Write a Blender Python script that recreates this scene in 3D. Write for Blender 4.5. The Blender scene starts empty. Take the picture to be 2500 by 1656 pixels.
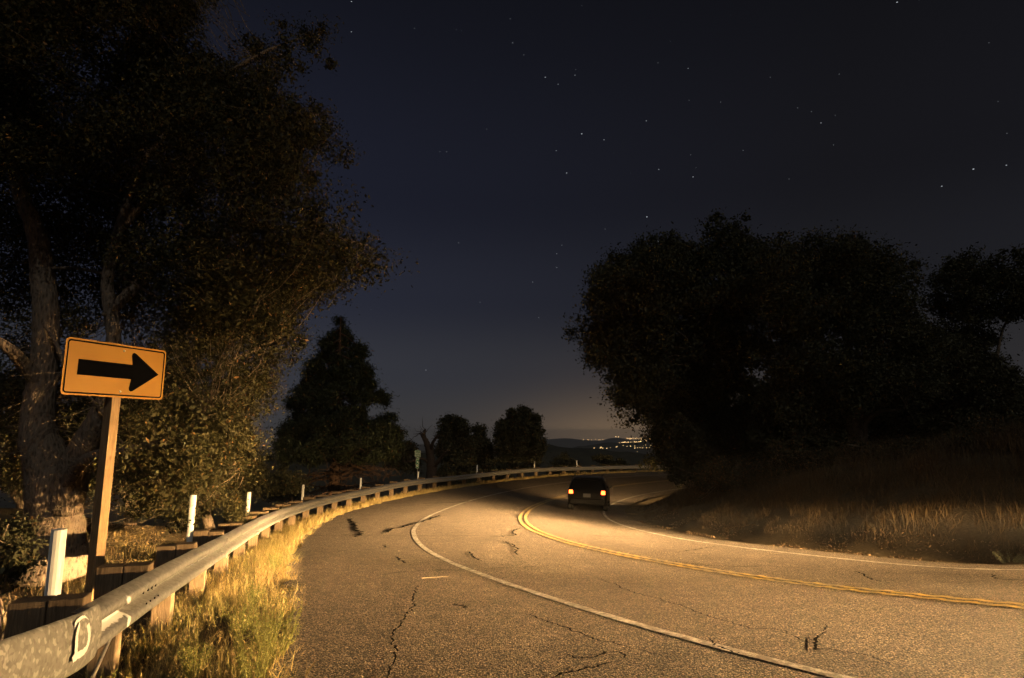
import bpy, math, random
import numpy as np
from mathutils import Vector, Matrix

random.seed(7)
RNG = np.random.default_rng(11)
scene = bpy.context.scene
COL = scene.collection

# ------------------------------------------------------------------ camera
F_PX, PITCH = 1447.07, math.radians(8.8386)       # focal length in photo pixels (2500 wide), tilt up
cam_d = bpy.data.cameras.new("camera")
cam = bpy.data.objects.new("camera", cam_d)
COL.objects.link(cam)
cam.location = (0, 0, 0)                          # eye is 1.75 m above the shoulder; ground is near z = -1.75
cam.rotation_euler = (math.pi / 2 + PITCH, 0, 0)
cam_d.sensor_width = 36
cam_d.lens = 36 * F_PX / 2500
cam_d.clip_start = 0.05
cam_d.clip_end = 80000
scene.camera = cam

# ------------------------------------------------------------------ world: clear night sky with a far city's glow
world = bpy.data.worlds.new("World")
scene.world = world
world.use_nodes = True
wt = world.node_tree
wt.nodes.clear()


def wnode(kind, **kw):
    n = wt.nodes.new(kind)
    for k, v in kw.items():
        setattr(n, k, v)
    return n


def wmath(op, a, b=None):
    n = wnode('ShaderNodeMath', operation=op)
    for i, v in enumerate((a, b)):
        if v is None:
            continue
        if isinstance(v, (int, float)):
            n.inputs[i].default_value = v
        else:
            wt.links.new(v, n.inputs[i])
    return n.outputs[0]


w_out = wnode('ShaderNodeOutputWorld')
w_bg = wnode('ShaderNodeBackground')
w_bg.inputs['Strength'].default_value = 1.0
wt.links.new(w_bg.outputs[0], w_out.inputs[0])
w_tc = wnode('ShaderNodeTexCoord')
w_sep = wnode('ShaderNodeSeparateXYZ')
wt.links.new(w_tc.outputs['Generated'], w_sep.inputs[0])


def wramp(stops, fac):
    r = wnode('ShaderNodeValToRGB')
    r.color_ramp.interpolation = 'EASE'
    els = r.color_ramp.elements
    while len(els) < len(stops):
        els.new(0.5)
    for e, (p, c) in zip(els, stops):
        e.position = p
        e.color = (*c, 1)
    wt.links.new(fac, r.inputs[0])
    return r.outputs[0]


elev = wmath('MAXIMUM', w_sep.outputs['Z'], 0.0)
sky_blue = wramp([(0.0, (.042, .041, .043)), (.10, (.032, .034, .044)), (.22, (.0190, .0212, .034)),
                  (.38, (.0110, .0125, .0225)), (.70, (.0058, .0064, .0105))], elev)
sky_dark = wramp([(0.0, (.046, .040, .036)), (.10, (.024, .023, .025)), (.22, (.012, .0122, .0155)),
                  (.38, (.0080, .0080, .0105)), (.70, (.0046, .0047, .0062))], elev)
west = wmath('MULTIPLY_ADD', w_sep.outputs['X'], -1.35)
west.node.inputs[2].default_value = 0.62
west.node.use_clamp = True
mix = wnode('ShaderNodeMix', data_type='RGBA')
wt.links.new(west, mix.inputs[0])
wt.links.new(sky_dark, mix.inputs[6])
wt.links.new(sky_blue, mix.inputs[7])
# glow above the far city
vd = wnode('ShaderNodeVectorMath', operation='DOT_PRODUCT')
vd.inputs[1].default_value = Vector((0.205, 0.978, 0.0)).normalized()
wt.links.new(w_tc.outputs['Generated'], vd.inputs[0])
lobe = wmath('POWER', wmath('MAXIMUM', vd.outputs['Value'], 0.0), 60.0)
low = wmath('POWER', wmath('MAXIMUM', wmath('SUBTRACT', 1.0, elev), 0.0), 22.0)
glow_f = wmath('MULTIPLY', lobe, low)
glow = wnode('ShaderNodeMix', data_type='RGBA', blend_type='ADD')
glow.inputs[7].default_value = (.150, .088, .036, 1)
wt.links.new(glow_f, glow.inputs[0])
wt.links.new(mix.outputs[2], glow.inputs[6])
wt.links.new(glow.outputs[2], w_bg.inputs['Color'])

# added weak fill (the one sun lamp), no moon in view: lifts the trees
fill_sun_d = bpy.data.lights.new("moon", 'SUN')
fill_sun_d.energy = 0.32
fill_sun_d.angle = math.radians(0.5)
fill_sun_d.color = (1.0, 0.94, 0.84)
moon = bpy.data.objects.new("moon", fill_sun_d)
COL.objects.link(moon)
moon.rotation_euler = Vector((-0.35, 0.75, -0.62)).to_track_quat('-Z', 'Y').to_euler()

scene.view_settings.view_transform = 'Standard'
scene.view_settings.look = 'None'
scene.view_settings.exposure = 0.0
scene.view_settings.gamma = 1.0
scene.cycles.use_denoising = True
scene.cycles.max_bounces = 6
scene.cycles.diffuse_bounces = 2
scene.cycles.glossy_bounces = 2
scene.cycles.transparent_max_bounces = 8
scene.cycles.volume_bounces = 0
scene.cycles.sample_clamp_indirect = 4.0

# ------------------------------------------------------------------ helpers
def at(px, py, d):
    """point at distance d along the lens axis, seen at photo pixel (2500 wide)"""
    x = (px - 1250) / F_PX * d
    v = -(py - 828) / F_PX * d
    return np.array([x, d * math.cos(PITCH) - v * math.sin(PITCH), d * math.sin(PITCH) + v * math.cos(PITCH)])


def tag(o, label=None, cat=None, group=None, kind=None):
    if label: o['label'] = label
    if cat: o['category'] = cat
    if group: o['group'] = group
    if kind: o['kind'] = kind
    return o


def link(name, me, mat, parent=None):
    o = bpy.data.objects.new(name, me)
    COL.objects.link(o)
    if mat is not None and me is not None and not me.materials:
        me.materials.append(mat)
    if parent is not None:
        o.parent = parent
    return o


def empty(name, loc=(0, 0, 0), rz=0.0):
    o = bpy.data.objects.new(name, None)
    COL.objects.link(o)
    o.location = loc
    o.rotation_euler = (0, 0, rz)
    o.empty_display_size = 0.2
    return o


def fast_mesh(name, verts, faces, mat=None, parent=None, smooth=False, tint=None):
    """verts (n,3), faces (m,k) with one k for all"""
    verts = np.asarray(verts, np.float32)
    faces = np.asarray(faces, np.int32)
    m, k = faces.shape
    me = bpy.data.meshes.new(name)
    me.vertices.add(len(verts))
    me.vertices.foreach_set('co', verts.ravel())
    me.loops.add(m * k)
    me.loops.foreach_set('vertex_index', faces.ravel())
    me.polygons.add(m)
    me.polygons.foreach_set('loop_start', np.arange(0, m * k, k, dtype=np.int32))
    me.polygons.foreach_set('loop_total', np.full(m, k, np.int32))
    if smooth:
        me.polygons.foreach_set('use_smooth', np.ones(m, bool))
    if tint is not None:
        ca = me.color_attributes.new('tint', 'FLOAT_COLOR', 'POINT')
        c = np.ones((len(verts), 4), np.float32)
        c[:, :3] = tint
        ca.data.foreach_set('color', c.ravel())
    me.update(calc_edges=True)
    me.validate()
    return link(name, me, mat, parent)


class MB:
    """collects mixed shapes into one mesh"""
    def __init__(self):
        self.v, self.f = [], []

    def add(self, verts, faces):
        b = len(self.v)
        self.v += [tuple(map(float, p)) for p in verts]
        self.f += [tuple(int(b + i) for i in q) for q in faces]
        return self

    def box(self, c, s, M=None, taper=1.0):
        x, y, z = (a / 2 for a in s)
        P = []
        for dz, t in ((-z, 1.0), (z, taper)):
            for dx, dy in ((-x, -y), (x, -y), (x, y), (-x, y)):
                P.append(Vector((dx * t, dy * t, dz)))
        if M is not None:
            P = [M @ p for p in P]
        P = [p + Vector(c) for p in P]
        return self.add(P, [(3, 2, 1, 0), (4, 5, 6, 7), (0, 1, 5, 4), (1, 2, 6, 5), (2, 3, 7, 6), (3, 0, 4, 7)])

    def tube(self, path, radii, sides=8, cap=True, bump=0.0):
        path = np.asarray(path, float)
        n = len(path)
        radii = np.broadcast_to(np.asarray(radii, float), (n,))
        T = np.gradient(path, axis=0)
        T /= np.linalg.norm(T, axis=1)[:, None] + 1e-9
        u = np.cross(T[0], (0, 0, 1.0) if abs(T[0][2]) < .9 else (1.0, 0, 0))
        u /= np.linalg.norm(u)
        V = []
        ang = np.linspace(0, 2 * np.pi, sides, endpoint=False)
        for i in range(n):
            u = u - T[i] * (u @ T[i])
            u /= np.linalg.norm(u) + 1e-9
            w = np.cross(T[i], u)
            r = radii[i] * (1 + (RNG.normal(0, bump, sides) if bump else 0))
            V += list(path[i] + (np.cos(ang) * r)[:, None] * u + (np.sin(ang) * r)[:, None] * w)
        F = []
        for i in range(n - 1):
            for j in range(sides):
                a, b = i * sides + j, i * sides + (j + 1) % sides
                F.append((a, b, b + sides, a + sides))
        if cap:
            F.append(tuple(range(sides - 1, -1, -1)))
            F.append(tuple((n - 1) * sides + j for j in range(sides)))
        return self.add(V, F)

    def build(self, name, mat, parent=None, smooth=False, bevel=0.0):
        me = bpy.data.meshes.new(name)
        me.from_pydata(self.v, [], self.f)
        if smooth:
            me.polygons.foreach_set('use_smooth', np.ones(len(me.polygons), bool))
        me.update()
        o = link(name, me, mat, parent)
        if bevel:
            b = o.modifiers.new('bevel', 'BEVEL')
            b.width = bevel
            b.segments = 2
            b.limit_method = 'ANGLE'
        return o


def catmull(P, n):
    P = np.asarray(P, float)
    P = np.vstack([2 * P[0] - P[1], P, 2 * P[-1] - P[-2]])
    t = np.linspace(0, 1, n, endpoint=False)[:, None]
    out = []
    for i in range(1, len(P) - 2):
        a, b, c, d = P[i - 1:i + 3]
        out.append(.5 * (2 * b + (c - a) * t + (2 * a - 5 * b + 4 * c - d) * t ** 2 + (3 * b - a - 3 * c + d) * t ** 3))
    out.append(P[-2][None])
    return np.vstack(out)


def sstep(a, b, x):
    t = np.clip((x - a) / (b - a), 0, 1)
    return t * t * (3 - 2 * t)


def vnoise(x, y, seed=0):
    """cheap smooth 2-D value noise, -1..1"""
    x = np.asarray(x, float); y = np.asarray(y, float)
    def h(i, j):
        s = np.sin(i * 127.1 + j * 311.7 + seed * 74.7) * 43758.5453
        return (s - np.floor(s)) * 2 - 1
    i, j = np.floor(x), np.floor(y)
    u, v = x - i, y - j
    u, v = u * u * (3 - 2 * u), v * v * (3 - 2 * v)
    return (h(i, j) * (1 - u) + h(i + 1, j) * u) * (1 - v) + (h(i, j + 1) * (1 - u) + h(i + 1, j + 1) * u) * v


# ------------------------------------------------------------------ materials
class Mat:
    def __init__(self, name, rough=0.8, metal=0.0, color=(.5, .5, .5), spec=0.3):
        self.m = bpy.data.materials.new(name)
        self.m.use_nodes = True
        self.t = self.m.node_tree
        self.b = self.t.nodes['Principled BSDF']
        self.b.inputs['Roughness'].default_value = rough
        self.b.inputs['Metallic'].default_value = metal
        self.b.inputs['Base Color'].default_value = (*color, 1)
        self.b.inputs['Specular IOR Level'].default_value = spec
        self._obj = None

    def n(self, kind, **kw):
        x = self.t.nodes.new(kind)
        for k, v in kw.items():
            setattr(x, k, v)
        return x

    def l(self, a, b):
        self.t.links.new(a, b)

    def coord(self, scale=(1, 1, 1), which='Object'):
        tc = self.n('ShaderNodeTexCoord')
        mp = self.n('ShaderNodeMapping')
        mp.inputs['Scale'].default_value = scale
        self.l(tc.outputs[which], mp.inputs[0])
        return mp.outputs[0]

    def noise(self, vec, scale, detail=4, rough=.55, dist=0.0):
        x = self.n('ShaderNodeTexNoise')
        x.inputs['Scale'].default_value = scale
        x.inputs['Detail'].default_value = detail
        x.inputs['Roughness'].default_value = rough
        x.inputs['Distortion'].default_value = dist
        self.l(vec, x.inputs['Vector'])
        return x.outputs['Fac']

    def voro(self, vec, scale, feature='F1', out='Distance'):
        x = self.n('ShaderNodeTexVoronoi', feature=feature)
        x.inputs['Scale'].default_value = scale
        self.l(vec, x.inputs['Vector'])
        return x.outputs[out]

    def ramp(self, fac, stops, interp='LINEAR'):
        r = self.n('ShaderNodeValToRGB')
        r.color_ramp.interpolation = interp
        els = r.color_ramp.elements
        while len(els) < len(stops):
            els.new(.5)
        for e, (p, c) in zip(els, stops):
            e.position = p
            e.color = (*c, 1) if not isinstance(c, (int, float)) else (c, c, c, 1)
        self.l(fac, r.inputs[0])
        return r.outputs[0]

    def mix(self, fac, a, b, mode='MIX'):
        x = self.n('ShaderNodeMix', data_type='RGBA', blend_type=mode)
        for i, v in ((0, fac), (6, a), (7, b)):
            if isinstance(v, (int, float)):
                x.inputs[i].default_value = v
            elif isinstance(v, tuple):
                x.inputs[i].default_value = (*v, 1)
            else:
                self.l(v, x.inputs[i])
        return x.outputs[2]

    def math(self, op, a, b=0.0):
        x = self.n('ShaderNodeMath', operation=op)
        for i, v in enumerate((a, b)):
            if isinstance(v, (int, float)):
                x.inputs[i].default_value = v
            else:
                self.l(v, x.inputs[i])
        return x.outputs[0]

    def col(self, sock):
        self.l(sock, self.b.inputs['Base Color'])
        return self

    def bump(self, height, strength=.5, dist=.01, chain=None):
        x = self.n('ShaderNodeBump')
        x.inputs['Strength'].default_value = strength
        x.inputs['Distance'].default_value = dist
        self.l(height, x.inputs['Height'])
        if chain is not None:
            self.l(chain, x.inputs['Normal'])
        self.l(x.outputs[0], self.b.inputs['Normal'])
        return x.outputs[0]


def m_asphalt():
    m = Mat('asphalt', rough=.85, spec=.25)
    v = m.coord()
    big = m.noise(v, .35, 5, .6)
    mid = m.noise(v, 3.0, 5, .65)
    grain = m.voro(v, 62)
    cells = m.voro(v, 62, out='Color')
    coarse = m.noise(v, 38, 3, .6)
    fine = m.noise(v, 220, 2)
    base = m.ramp(big, [(.3, (.110, .087, .066)), (.7, (.172, .138, .106))])
    base = m.mix(.55, base, m.ramp(mid, [(.3, (.072, .058, .047)), (.75, (.205, .170, .134))]))
    sepc = m.n('ShaderNodeSeparateColor'); m.l(cells, sepc.inputs[0])
    stone = m.ramp(sepc.outputs[0], [(0.0, (.35, .33, .31)), (.55, (.9, .86, .80)), (.92, (1.5, 1.4, 1.25)), (1.0, (2.6, 2.4, 2.1))])
    base = m.mix(1.0, base, stone, 'MULTIPLY')
    pit = m.ramp(m.noise(v, 5.5, 6, .75), [(.60, 1.0), (.68, .35)])
    base = m.mix(1.0, base, pit, 'MULTIPLY')
    crev_shade = m.ramp(grain, [(.30, 1.35), (.62, .14)])  # shade between the grains painted into the colour
    base = m.mix(1.0, base, crev_shade, 'MULTIPLY')
    m.col(base)
    h = m.math('SUBTRACT', 1.0, grain)
    h = m.math('ADD', h, m.math('MULTIPLY', fine, .35))
    h = m.math('ADD', h, m.math('MULTIPLY', sepc.outputs[1], .5))
    h = m.math('ADD', h, m.math('MULTIPLY', coarse, 1.1))
    nb = m.bump(h, .9, .010)
    m.bump(mid, .3, .02, nb)
    return m.m


def m_paint(name, color, wear_scale=14, keep=.42):
    m = Mat(name, rough=.65, spec=.3)
    v = m.coord()
    w1 = m.noise(v, wear_scale, 6, .7)
    w2 = m.noise(v, 90, 3, .6)
    w3 = m.noise(v, 1.3, 3, .6)
    w = m.math('ADD', m.math('MULTIPLY', w1, .6), m.math('ADD', m.math('MULTIPLY', w2, .25), m.math('MULTIPLY', w3, .2)))
    f = m.ramp(w, [(keep, 0.0), (keep + .13, 1.0)])
    dirt = m.ramp(m.noise(v, 5, 4), [(.3, tuple(c * .72 for c in color)), (.7, color)])
    m.col(m.mix(f, (.115, .10, .085), dirt))
    m.bump(m.voro(v, 85), .5, .007)
    return m.m


def m_ground():
    m = Mat('dry_soil', rough=.95, spec=.1)
    v = m.coord()
    a = m.noise(v, .8, 6, .65)
    b = m.noise(v, 18, 5, .7)
    c = m.mix(.5, m.ramp(a, [(.3, (.055, .042, .026)), (.7, (.135, .105, .06))]),
              m.ramp(b, [(.3, (.03, .023, .015)), (.55, (.10, .075, .045)), (.8, (.22, .17, .10))]))
    m.col(c)
    m.bump(b, .8, .04)
    return m.m


def m_galv():
    m = Mat('galvanized_steel', rough=.42, metal=1.0, color=(.5, .5, .48))
    v = m.coord()
    sp = m.voro(v, 34, out='Color')
    s = m.n('ShaderNodeSeparateColor'); m.l(sp, s.inputs[0])
    st = m.noise(m.coord((3, 3, 60)), 2.5, 5, .6)
    dirt = m.noise(v, 6, 6, .7)
    c = m.mix(.35, m.ramp(s.outputs[0], [(0, (.34, .335, .315)), (.9, (.58, .57, .54))]),
              m.ramp(st, [(.3, (.30, .29, .27)), (.7, (.56, .55, .52))]))
    rust = m.ramp(m.noise(v, 1.7, 6, .7), [(.66, 0.0), (.74, .8)])
    c = m.mix(m.math('MULTIPLY', rust, m.ramp(dirt, [(.45, 0.0), (.6, 1.0)])), c, (.22, .095, .04))
    m.col(c)
    m.l(m.ramp(dirt, [(.3, .36), (.7, .6)]), m.b.inputs['Roughness'])
    m.b.inputs['Metallic'].default_value = .82
    m.bump(m.noise(v, 55, 3), .12, .004)
    return m.m


def m_spangle():
    m = Mat('spangled_zinc', rough=.5, metal=.3)
    v = m.coord()
    d = m.noise(v, 9, 3, .6)
    big = m.ramp(m.noise(v, 24, 1.0, .4), [(.57, 0.0), (.63, 1.0)])
    cells = m.voro(v, 42, out='Color')
    s = m.n('ShaderNodeSeparateColor'); m.l(cells, s.inputs[0])
    c = m.mix(m.math('MULTIPLY', big, .42), m.ramp(m.math('ADD', m.math('MULTIPLY', d, .7), m.math('MULTIPLY', s.outputs[0], .3)),
              [(.3, (.17, .167, .15)), (.7, (.30, .293, .265))]), (.62, .60, .55))
    m.col(c)
    m.bump(m.noise(v, 30, 3), .1, .004)
    return m.m


def m_wood(name, c0, c1, scale=1.0, grey=0.0):
    m = Mat(name, rough=.8, spec=.2)
    v = m.coord((22 * scale, 22 * scale, 1.3 * scale))
    g = m.noise(v, 3.0, 6, .65, 1.2)
    kn = m.voro(m.coord((5, 5, 2.2)), 1.6)
    c = m.ramp(g, [(.32, c0), (.68, c1)])
    c = m.mix(m.ramp(kn, [(.05, .75), (.16, 0.0)]), c, tuple(a * .35 for a in c0))
    blot = m.noise(m.coord(), 4, 5, .6)
    c = m.mix(m.ramp(blot, [(.45, 0.0), (.8, .55)]), c, (c0[0] * .6, c0[1] * .55, c0[2] * .5))
    m.col(c)
    m.bump(g, .5, .006)
    return m.m


def m_bark(name, c0, c1):
    m = Mat(name, rough=.95, spec=.08)
    v = m.coord((9, 9, 2.6))
    a = m.noise(v, 2.2, 7, .7, 1.5)
    r = m.voro(m.coord((14, 14, 4.0)), 1.6)
    h = m.math('ADD', a, m.math('MULTIPLY', r, .8))
    c = m.mix(.6, m.ramp(a, [(.3, c0), (.72, c1)]), m.ramp(r, [(.05, tuple(q * .35 for q in c0)), (.45, c1)]))
    m.col(c)
    m.bump(h, 1.0, .045)
    return m.m


def m_leaf(name, gain=1.0, trans=.25):
    m = Mat(name, rough=.6, spec=.25)
    at_ = m.n('ShaderNodeAttribute', attribute_name='tint')
    m.col(at_.outputs['Color'])
    if trans > 0:
        tr = m.n('ShaderNodeBsdfTranslucent')
        m.l(at_.outputs['Color'], tr.inputs['Color'])
        mx = m.n('ShaderNodeMixShader')
        mx.inputs[0].default_value = trans
        m.l(m.b.outputs[0], mx.inputs[1])
        m.l(tr.outputs[0], mx.inputs[2])
        m.l(mx.outputs[0], m.t.nodes['Material Output'].inputs['Surface'])
    return m.m


def m_plain(name, color, rough=.5, metal=0.0, spec=.4, vary=.12, scale=20):
    m = Mat(name, rough=rough, metal=metal, spec=spec)
    v = m.coord()
    n = m.noise(v, scale, 4, .6)
    m.col(m.ramp(n, [(.25, tuple(c * (1 - vary) for c in color)), (.75, tuple(min(1, c * (1 + vary)) for c in color))]))
    return m.m


def m_emit(name, color, strength):
    m = Mat(name)
    m.b.inputs['Base Color'].default_value = (*color, 1)
    m.b.inputs['Emission Color'].default_value = (*color, 1)
    m.b.inputs['Emission Strength'].default_value = strength
    return m.m


ASPHALT = m_asphalt()
WHITE_LINE = m_paint('worn_white_paint', (.50, .48, .43), 14, .49)
YELLOW_LINE = m_paint('worn_yellow_paint', (.42, .275, .042), 12, .47)
SOIL = m_ground()
GALV = m_galv()
SPANGLE = m_spangle()
POST_WOOD = m_wood('weathered_post_wood', (.075, .052, .031), (.21, .15, .092))
SIGN_WOOD = m_wood('sign_post_lumber', (.19, .115, .055), (.36, .24, .125))
BARK = m_bark('oak_bark', (.075, .055, .040), (.26, .20, .145))
PINE_BARK = m_bark('conifer_bark', (.035, .022, .016), (.11, .068, .048))
DEAD_BARK = m_bark('dead_bark', (.028, .02, .016), (.085, .062, .05))
LEAF = m_leaf('oak_leaves')
NEEDLE = m_leaf('needles', trans=.1)
BLADE = m_leaf('dry_grass_blades', trans=.2)
LITTER = m_leaf('fallen_leaves', trans=0)
WHITE_PLASTIC = m_plain('white_plastic', (.72, .72, .68), .45, vary=.06, scale=6)
TAR = m_plain('crack_tar', (.009, .008, .007), 1.0, spec=.0, vary=.4, scale=60)
WHITE_SPRAY = m_plain('white_spray_paint', (.80, .80, .78), .5, vary=.04)

# ------------------------------------------------------------------ road alignment (metres, eye at the origin)
# columns: x, y, z of the centre line, bank, width to outer line, width to inner line, shoulder, -, -
KN = np.array([
    [44.0, 1.5, -.55, .04, 3.75, 3.63, 3.47], [34.0, 2.2, -.85, .04, 3.75, 3.63, 3.47], [25.0, 2.8, -1.13, .04, 3.75, 3.63, 3.47],
    [18.8, 3.4, -1.36, .04, 3.75, 3.63, 3.47],
    [13.632, 3.858, -1.532, .04, 3.752, 3.632, 3.468], [9.351, 4.614, -1.664, .035, 3.778, 3.602, 3.471],
    [5.755, 6.879, -1.914, .043, 3.948, 3.527, 3.662], [3.465, 10.493, -2.34, .035, 3.696, 3.435, 3.118],
    [1.424, 15.651, -2.78, .029, 3.728, 3.373, 2.786], [.455, 21.798, -3.223, .016, 3.7, 3.366, 3.318],
    [.8, 28.48, -3.598, .019, 3.638, 3.444, 3.717], [2.435, 35.092, -3.842, .031, 3.706, 3.468, 3.507],
    [5.422, 41.512, -3.953, .038, 3.714, 3.576, 3.227], [10.068, 47.259, -3.993, .038, 3.763, 3.676, 3.015],
    [16.515, 51.632, -3.93, .019, 3.731, 3.679, 2.881], [24.0, 54.2, -3.95, .01, 3.7, 3.7, 2.8],
    [33.0, 55.5, -4.2, .0, 3.7, 3.7, 2.8], [43.0, 55.5, -4.5, .0, 3.7, 3.7, 2.8]])
RD = catmull(KN, 30)
RC = RD[:, :3]
RT_ = np.gradient(RC[:, :2], axis=0)
RT_ /= np.linalg.norm(RT_, axis=1)[:, None]
RL = np.column_stack([-RT_[:, 1], RT_[:, 0]])
BANK, WO, WI, SH = RD[:, 3], RD[:, 4], RD[:, 5], RD[:, 6]
INNER_EDGE = .95
ARC = np.concatenate([[0], np.cumsum(np.linalg.norm(np.diff(RC, axis=0), axis=1))])


def road_pt(off, dz=0.0, rows=slice(None)):
    c, l, b = RC[rows], RL[rows], BANK[rows]
    off = np.broadcast_to(np.asarray(off, float), (len(c),))
    return np.column_stack([c[:, :2] + l * off[:, None], c[:, 2] + b * off + dz])


def nearest_road(x, y):
    """signed offset (outer side positive), row index and distance weights for many points"""
    x = np.ravel(x); y = np.ravel(y)
    idx = np.empty(len(x), int); off = np.empty(len(x)); zc = np.empty(len(x)); bk = np.empty(len(x))
    wo = np.empty(len(x)); sh = np.empty(len(x)); wi = np.empty(len(x))
    for s in range(0, len(x), 20000):
        e = slice(s, s + 20000)
        dx = x[e, None] - RC[None, :, 0]; dy = y[e, None] - RC[None, :, 1]
        D = dx * dx + dy * dy
        k = D.argmin(1)
        r = np.arange(len(k))
        o = dx[r, k] * RL[k, 0] + dy[r, k] * RL[k, 1]
        off[e] = np.sign(o) * np.sqrt(D[r, k])
        idx[e] = k
        w = 1.0 / (D + .5) ** 2.5
        w /= w.sum(1)[:, None]
        zc[e] = w @ RC[:, 2]; bk[e] = w @ BANK; wo[e] = w @ WO; sh[e] = w @ SH; wi[e] = w @ WI
    return off, idx, zc, bk, wo, sh, wi


def road_z(x, y):
    k = int(np.argmin((RC[:, 0] - x) ** 2 + (RC[:, 1] - y) ** 2))
    k = min(max(k, 1), len(RC) - 2)
    dx, dy = x - RC[k, 0], y - RC[k, 1]
    o = dx * RL[k, 0] + dy * RL[k, 1]
    t = dx * RT_[k, 0] + dy * RT_[k, 1]
    ds = np.hypot(*(RC[k + 1, :2] - RC[k - 1, :2]))
    curv = 1.0 - o * float((RT_[k + 1] - RT_[k - 1]) @ RL[k]) / ds
    t = t / max(curv, .3)
    return float(RC[k, 2] + BANK[k] * o + t * (RC[k + 1, 2] - RC[k - 1, 2] + o * (BANK[k + 1] - BANK[k - 1])) / ds)


def ground_z(x, y):
    """height of the terrain sheet"""
    shape = np.shape(x)
    x = np.ravel(np.asarray(x, float)); y = np.ravel(np.asarray(y, float))
    off, idx, zc, bk, wo, sh, wi = nearest_road(x, y)
    eo = off - (WO[idx] + SH[idx])
    ei = -off - (WI[idx] + INNER_EDGE)
    w = sstep(1.5, 8, np.maximum(eo, ei))
    zc = RC[idx, 2] * (1 - w) + zc * w
    bk = BANK[idx] * (1 - w) + bk * w
    wo = WO[idx] * (1 - w) + wo * w; sh = SH[idx] * (1 - w) + sh * w; wi = WI[idx] * (1 - w) + wi * w
    z_on = RC[idx, 2] + BANK[idx] * off - .07
    z_oe = zc + bk * (wo + sh)
    z_ie = zc - bk * (wi + INNER_EDGE)
    drop = sstep(11, 24, y + .35 * x)
    e = np.maximum(eo, 0)
    far = np.maximum(e - 1.9, 0)
    z_out = z_oe - .06 - .06 * np.minimum(e, 1.9) + (1 - drop) * .10 * np.minimum(far, 6) - (1 - drop) * .25 * np.maximum(far - 9, 0) \
        - drop * (.26 * far)
    z_out += .06 * vnoise(x * .9, y * .9, 1) * np.minimum(e, 1.5) + .35 * vnoise(x * .22, y * .22, 2) * np.minimum(far, 4) / 4
    e = np.maximum(ei, 0)
    rise = 2.5 * (1 - np.exp(-np.maximum(e - .7, 0) * .16)) + .02 * e
    z_in = z_ie - .06 + rise + .08 * vnoise(x * .8, y * .8, 3) * np.minimum(e, 1.5) + .3 * vnoise(x * .2, y * .2, 4) * np.minimum(e, 5) / 5
    z = np.where(eo > 0, z_out, np.where(ei > 0, z_in, z_on))
    return z.reshape(shape) if shape else float(z[0])


# road surface
offs_t = np.linspace(0, 1, 31)
rag = .10 * vnoise(ARC * 2.3, ARC * 0, 5) + .05 * vnoise(ARC * 9, ARC * 0, 6)
rows = []
for t in offs_t:
    o = -(WI + INNER_EDGE + rag * .6) + t * (WI + INNER_EDGE + WO + SH + rag * 1.6)
    P = road_pt(o)
    rows.append(P)
G = np.stack(rows, 1)
nr, ncol = G.shape[:2]
ii, jj = np.meshgrid(np.arange(nr - 1), np.arange(ncol - 1), indexing='ij')
quad = np.stack([ii * ncol + jj, ii * ncol + jj + 1, (ii + 1) * ncol + jj + 1, (ii + 1) * ncol + jj], -1).reshape(-1, 4)
road = fast_mesh('road', G.reshape(-1, 3), quad[:, ::-1], ASPHALT, smooth=True)
tag(road, kind='structure')
tag(road, label='cracked two-lane asphalt road curving around the bend')


def fine_rows(step, s0=0.0, s1=None):
    s = np.arange(s0, s1 if s1 else ARC[-1], step)
    R = np.column_stack([np.interp(s, ARC, RD[:, k]) for k in range(RD.shape[1])])
    T = np.gradient(R[:, :2], axis=0); T /= np.linalg.norm(T, axis=1)[:, None]
    return s, R, np.column_stack([-T[:, 1], T[:, 0]])


def stripe(name, offset_fn, width, mat, lift=.005, wave=None, step=.25):
    s, R, L = fine_rows(step)
    o = offset_fn(R)
    wob = .012 * vnoise(s * .8, s * 0, 21)
    V = []
    for q in (-.5, -.17, .17, .5):
        oo = o + wob + q * width
        z = R[:, 2] + R[:, 3] * oo + lift
        if wave is not None:
            z = z + wave(s, q)
        V.append(np.column_stack([R[:, :2] + L * oo[:, None], z]))
    V = np.stack(V, 1)
    n, c = V.shape[:2]
    i, j = np.meshgrid(np.arange(n - 1), np.arange(c - 1), indexing='ij')
    F = np.stack([i * c + j, (i + 1) * c + j, (i + 1) * c + j + 1, i * c + j + 1], -1).reshape(-1, 4)
    return fast_mesh(name, V.reshape(-1, 3), F, mat, road, smooth=True)


stripe('outer_edge_line', lambda R: R[:, 4], .125, WHITE_LINE)
stripe('inner_edge_line', lambda R: -R[:, 5], .11, WHITE_LINE)
rumble = lambda s, q: .008 * np.maximum(np.sin(s * 2 * np.pi / .33), -.25) 
stripe('centre_line', lambda R: 0 * R[:, 0] + .11, .12, YELLOW_LINE, .007, rumble, .055)
stripe('centre_line', lambda R: 0 * R[:, 0] - .11, .12, YELLOW_LINE, .007, rumble, .055)

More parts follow.
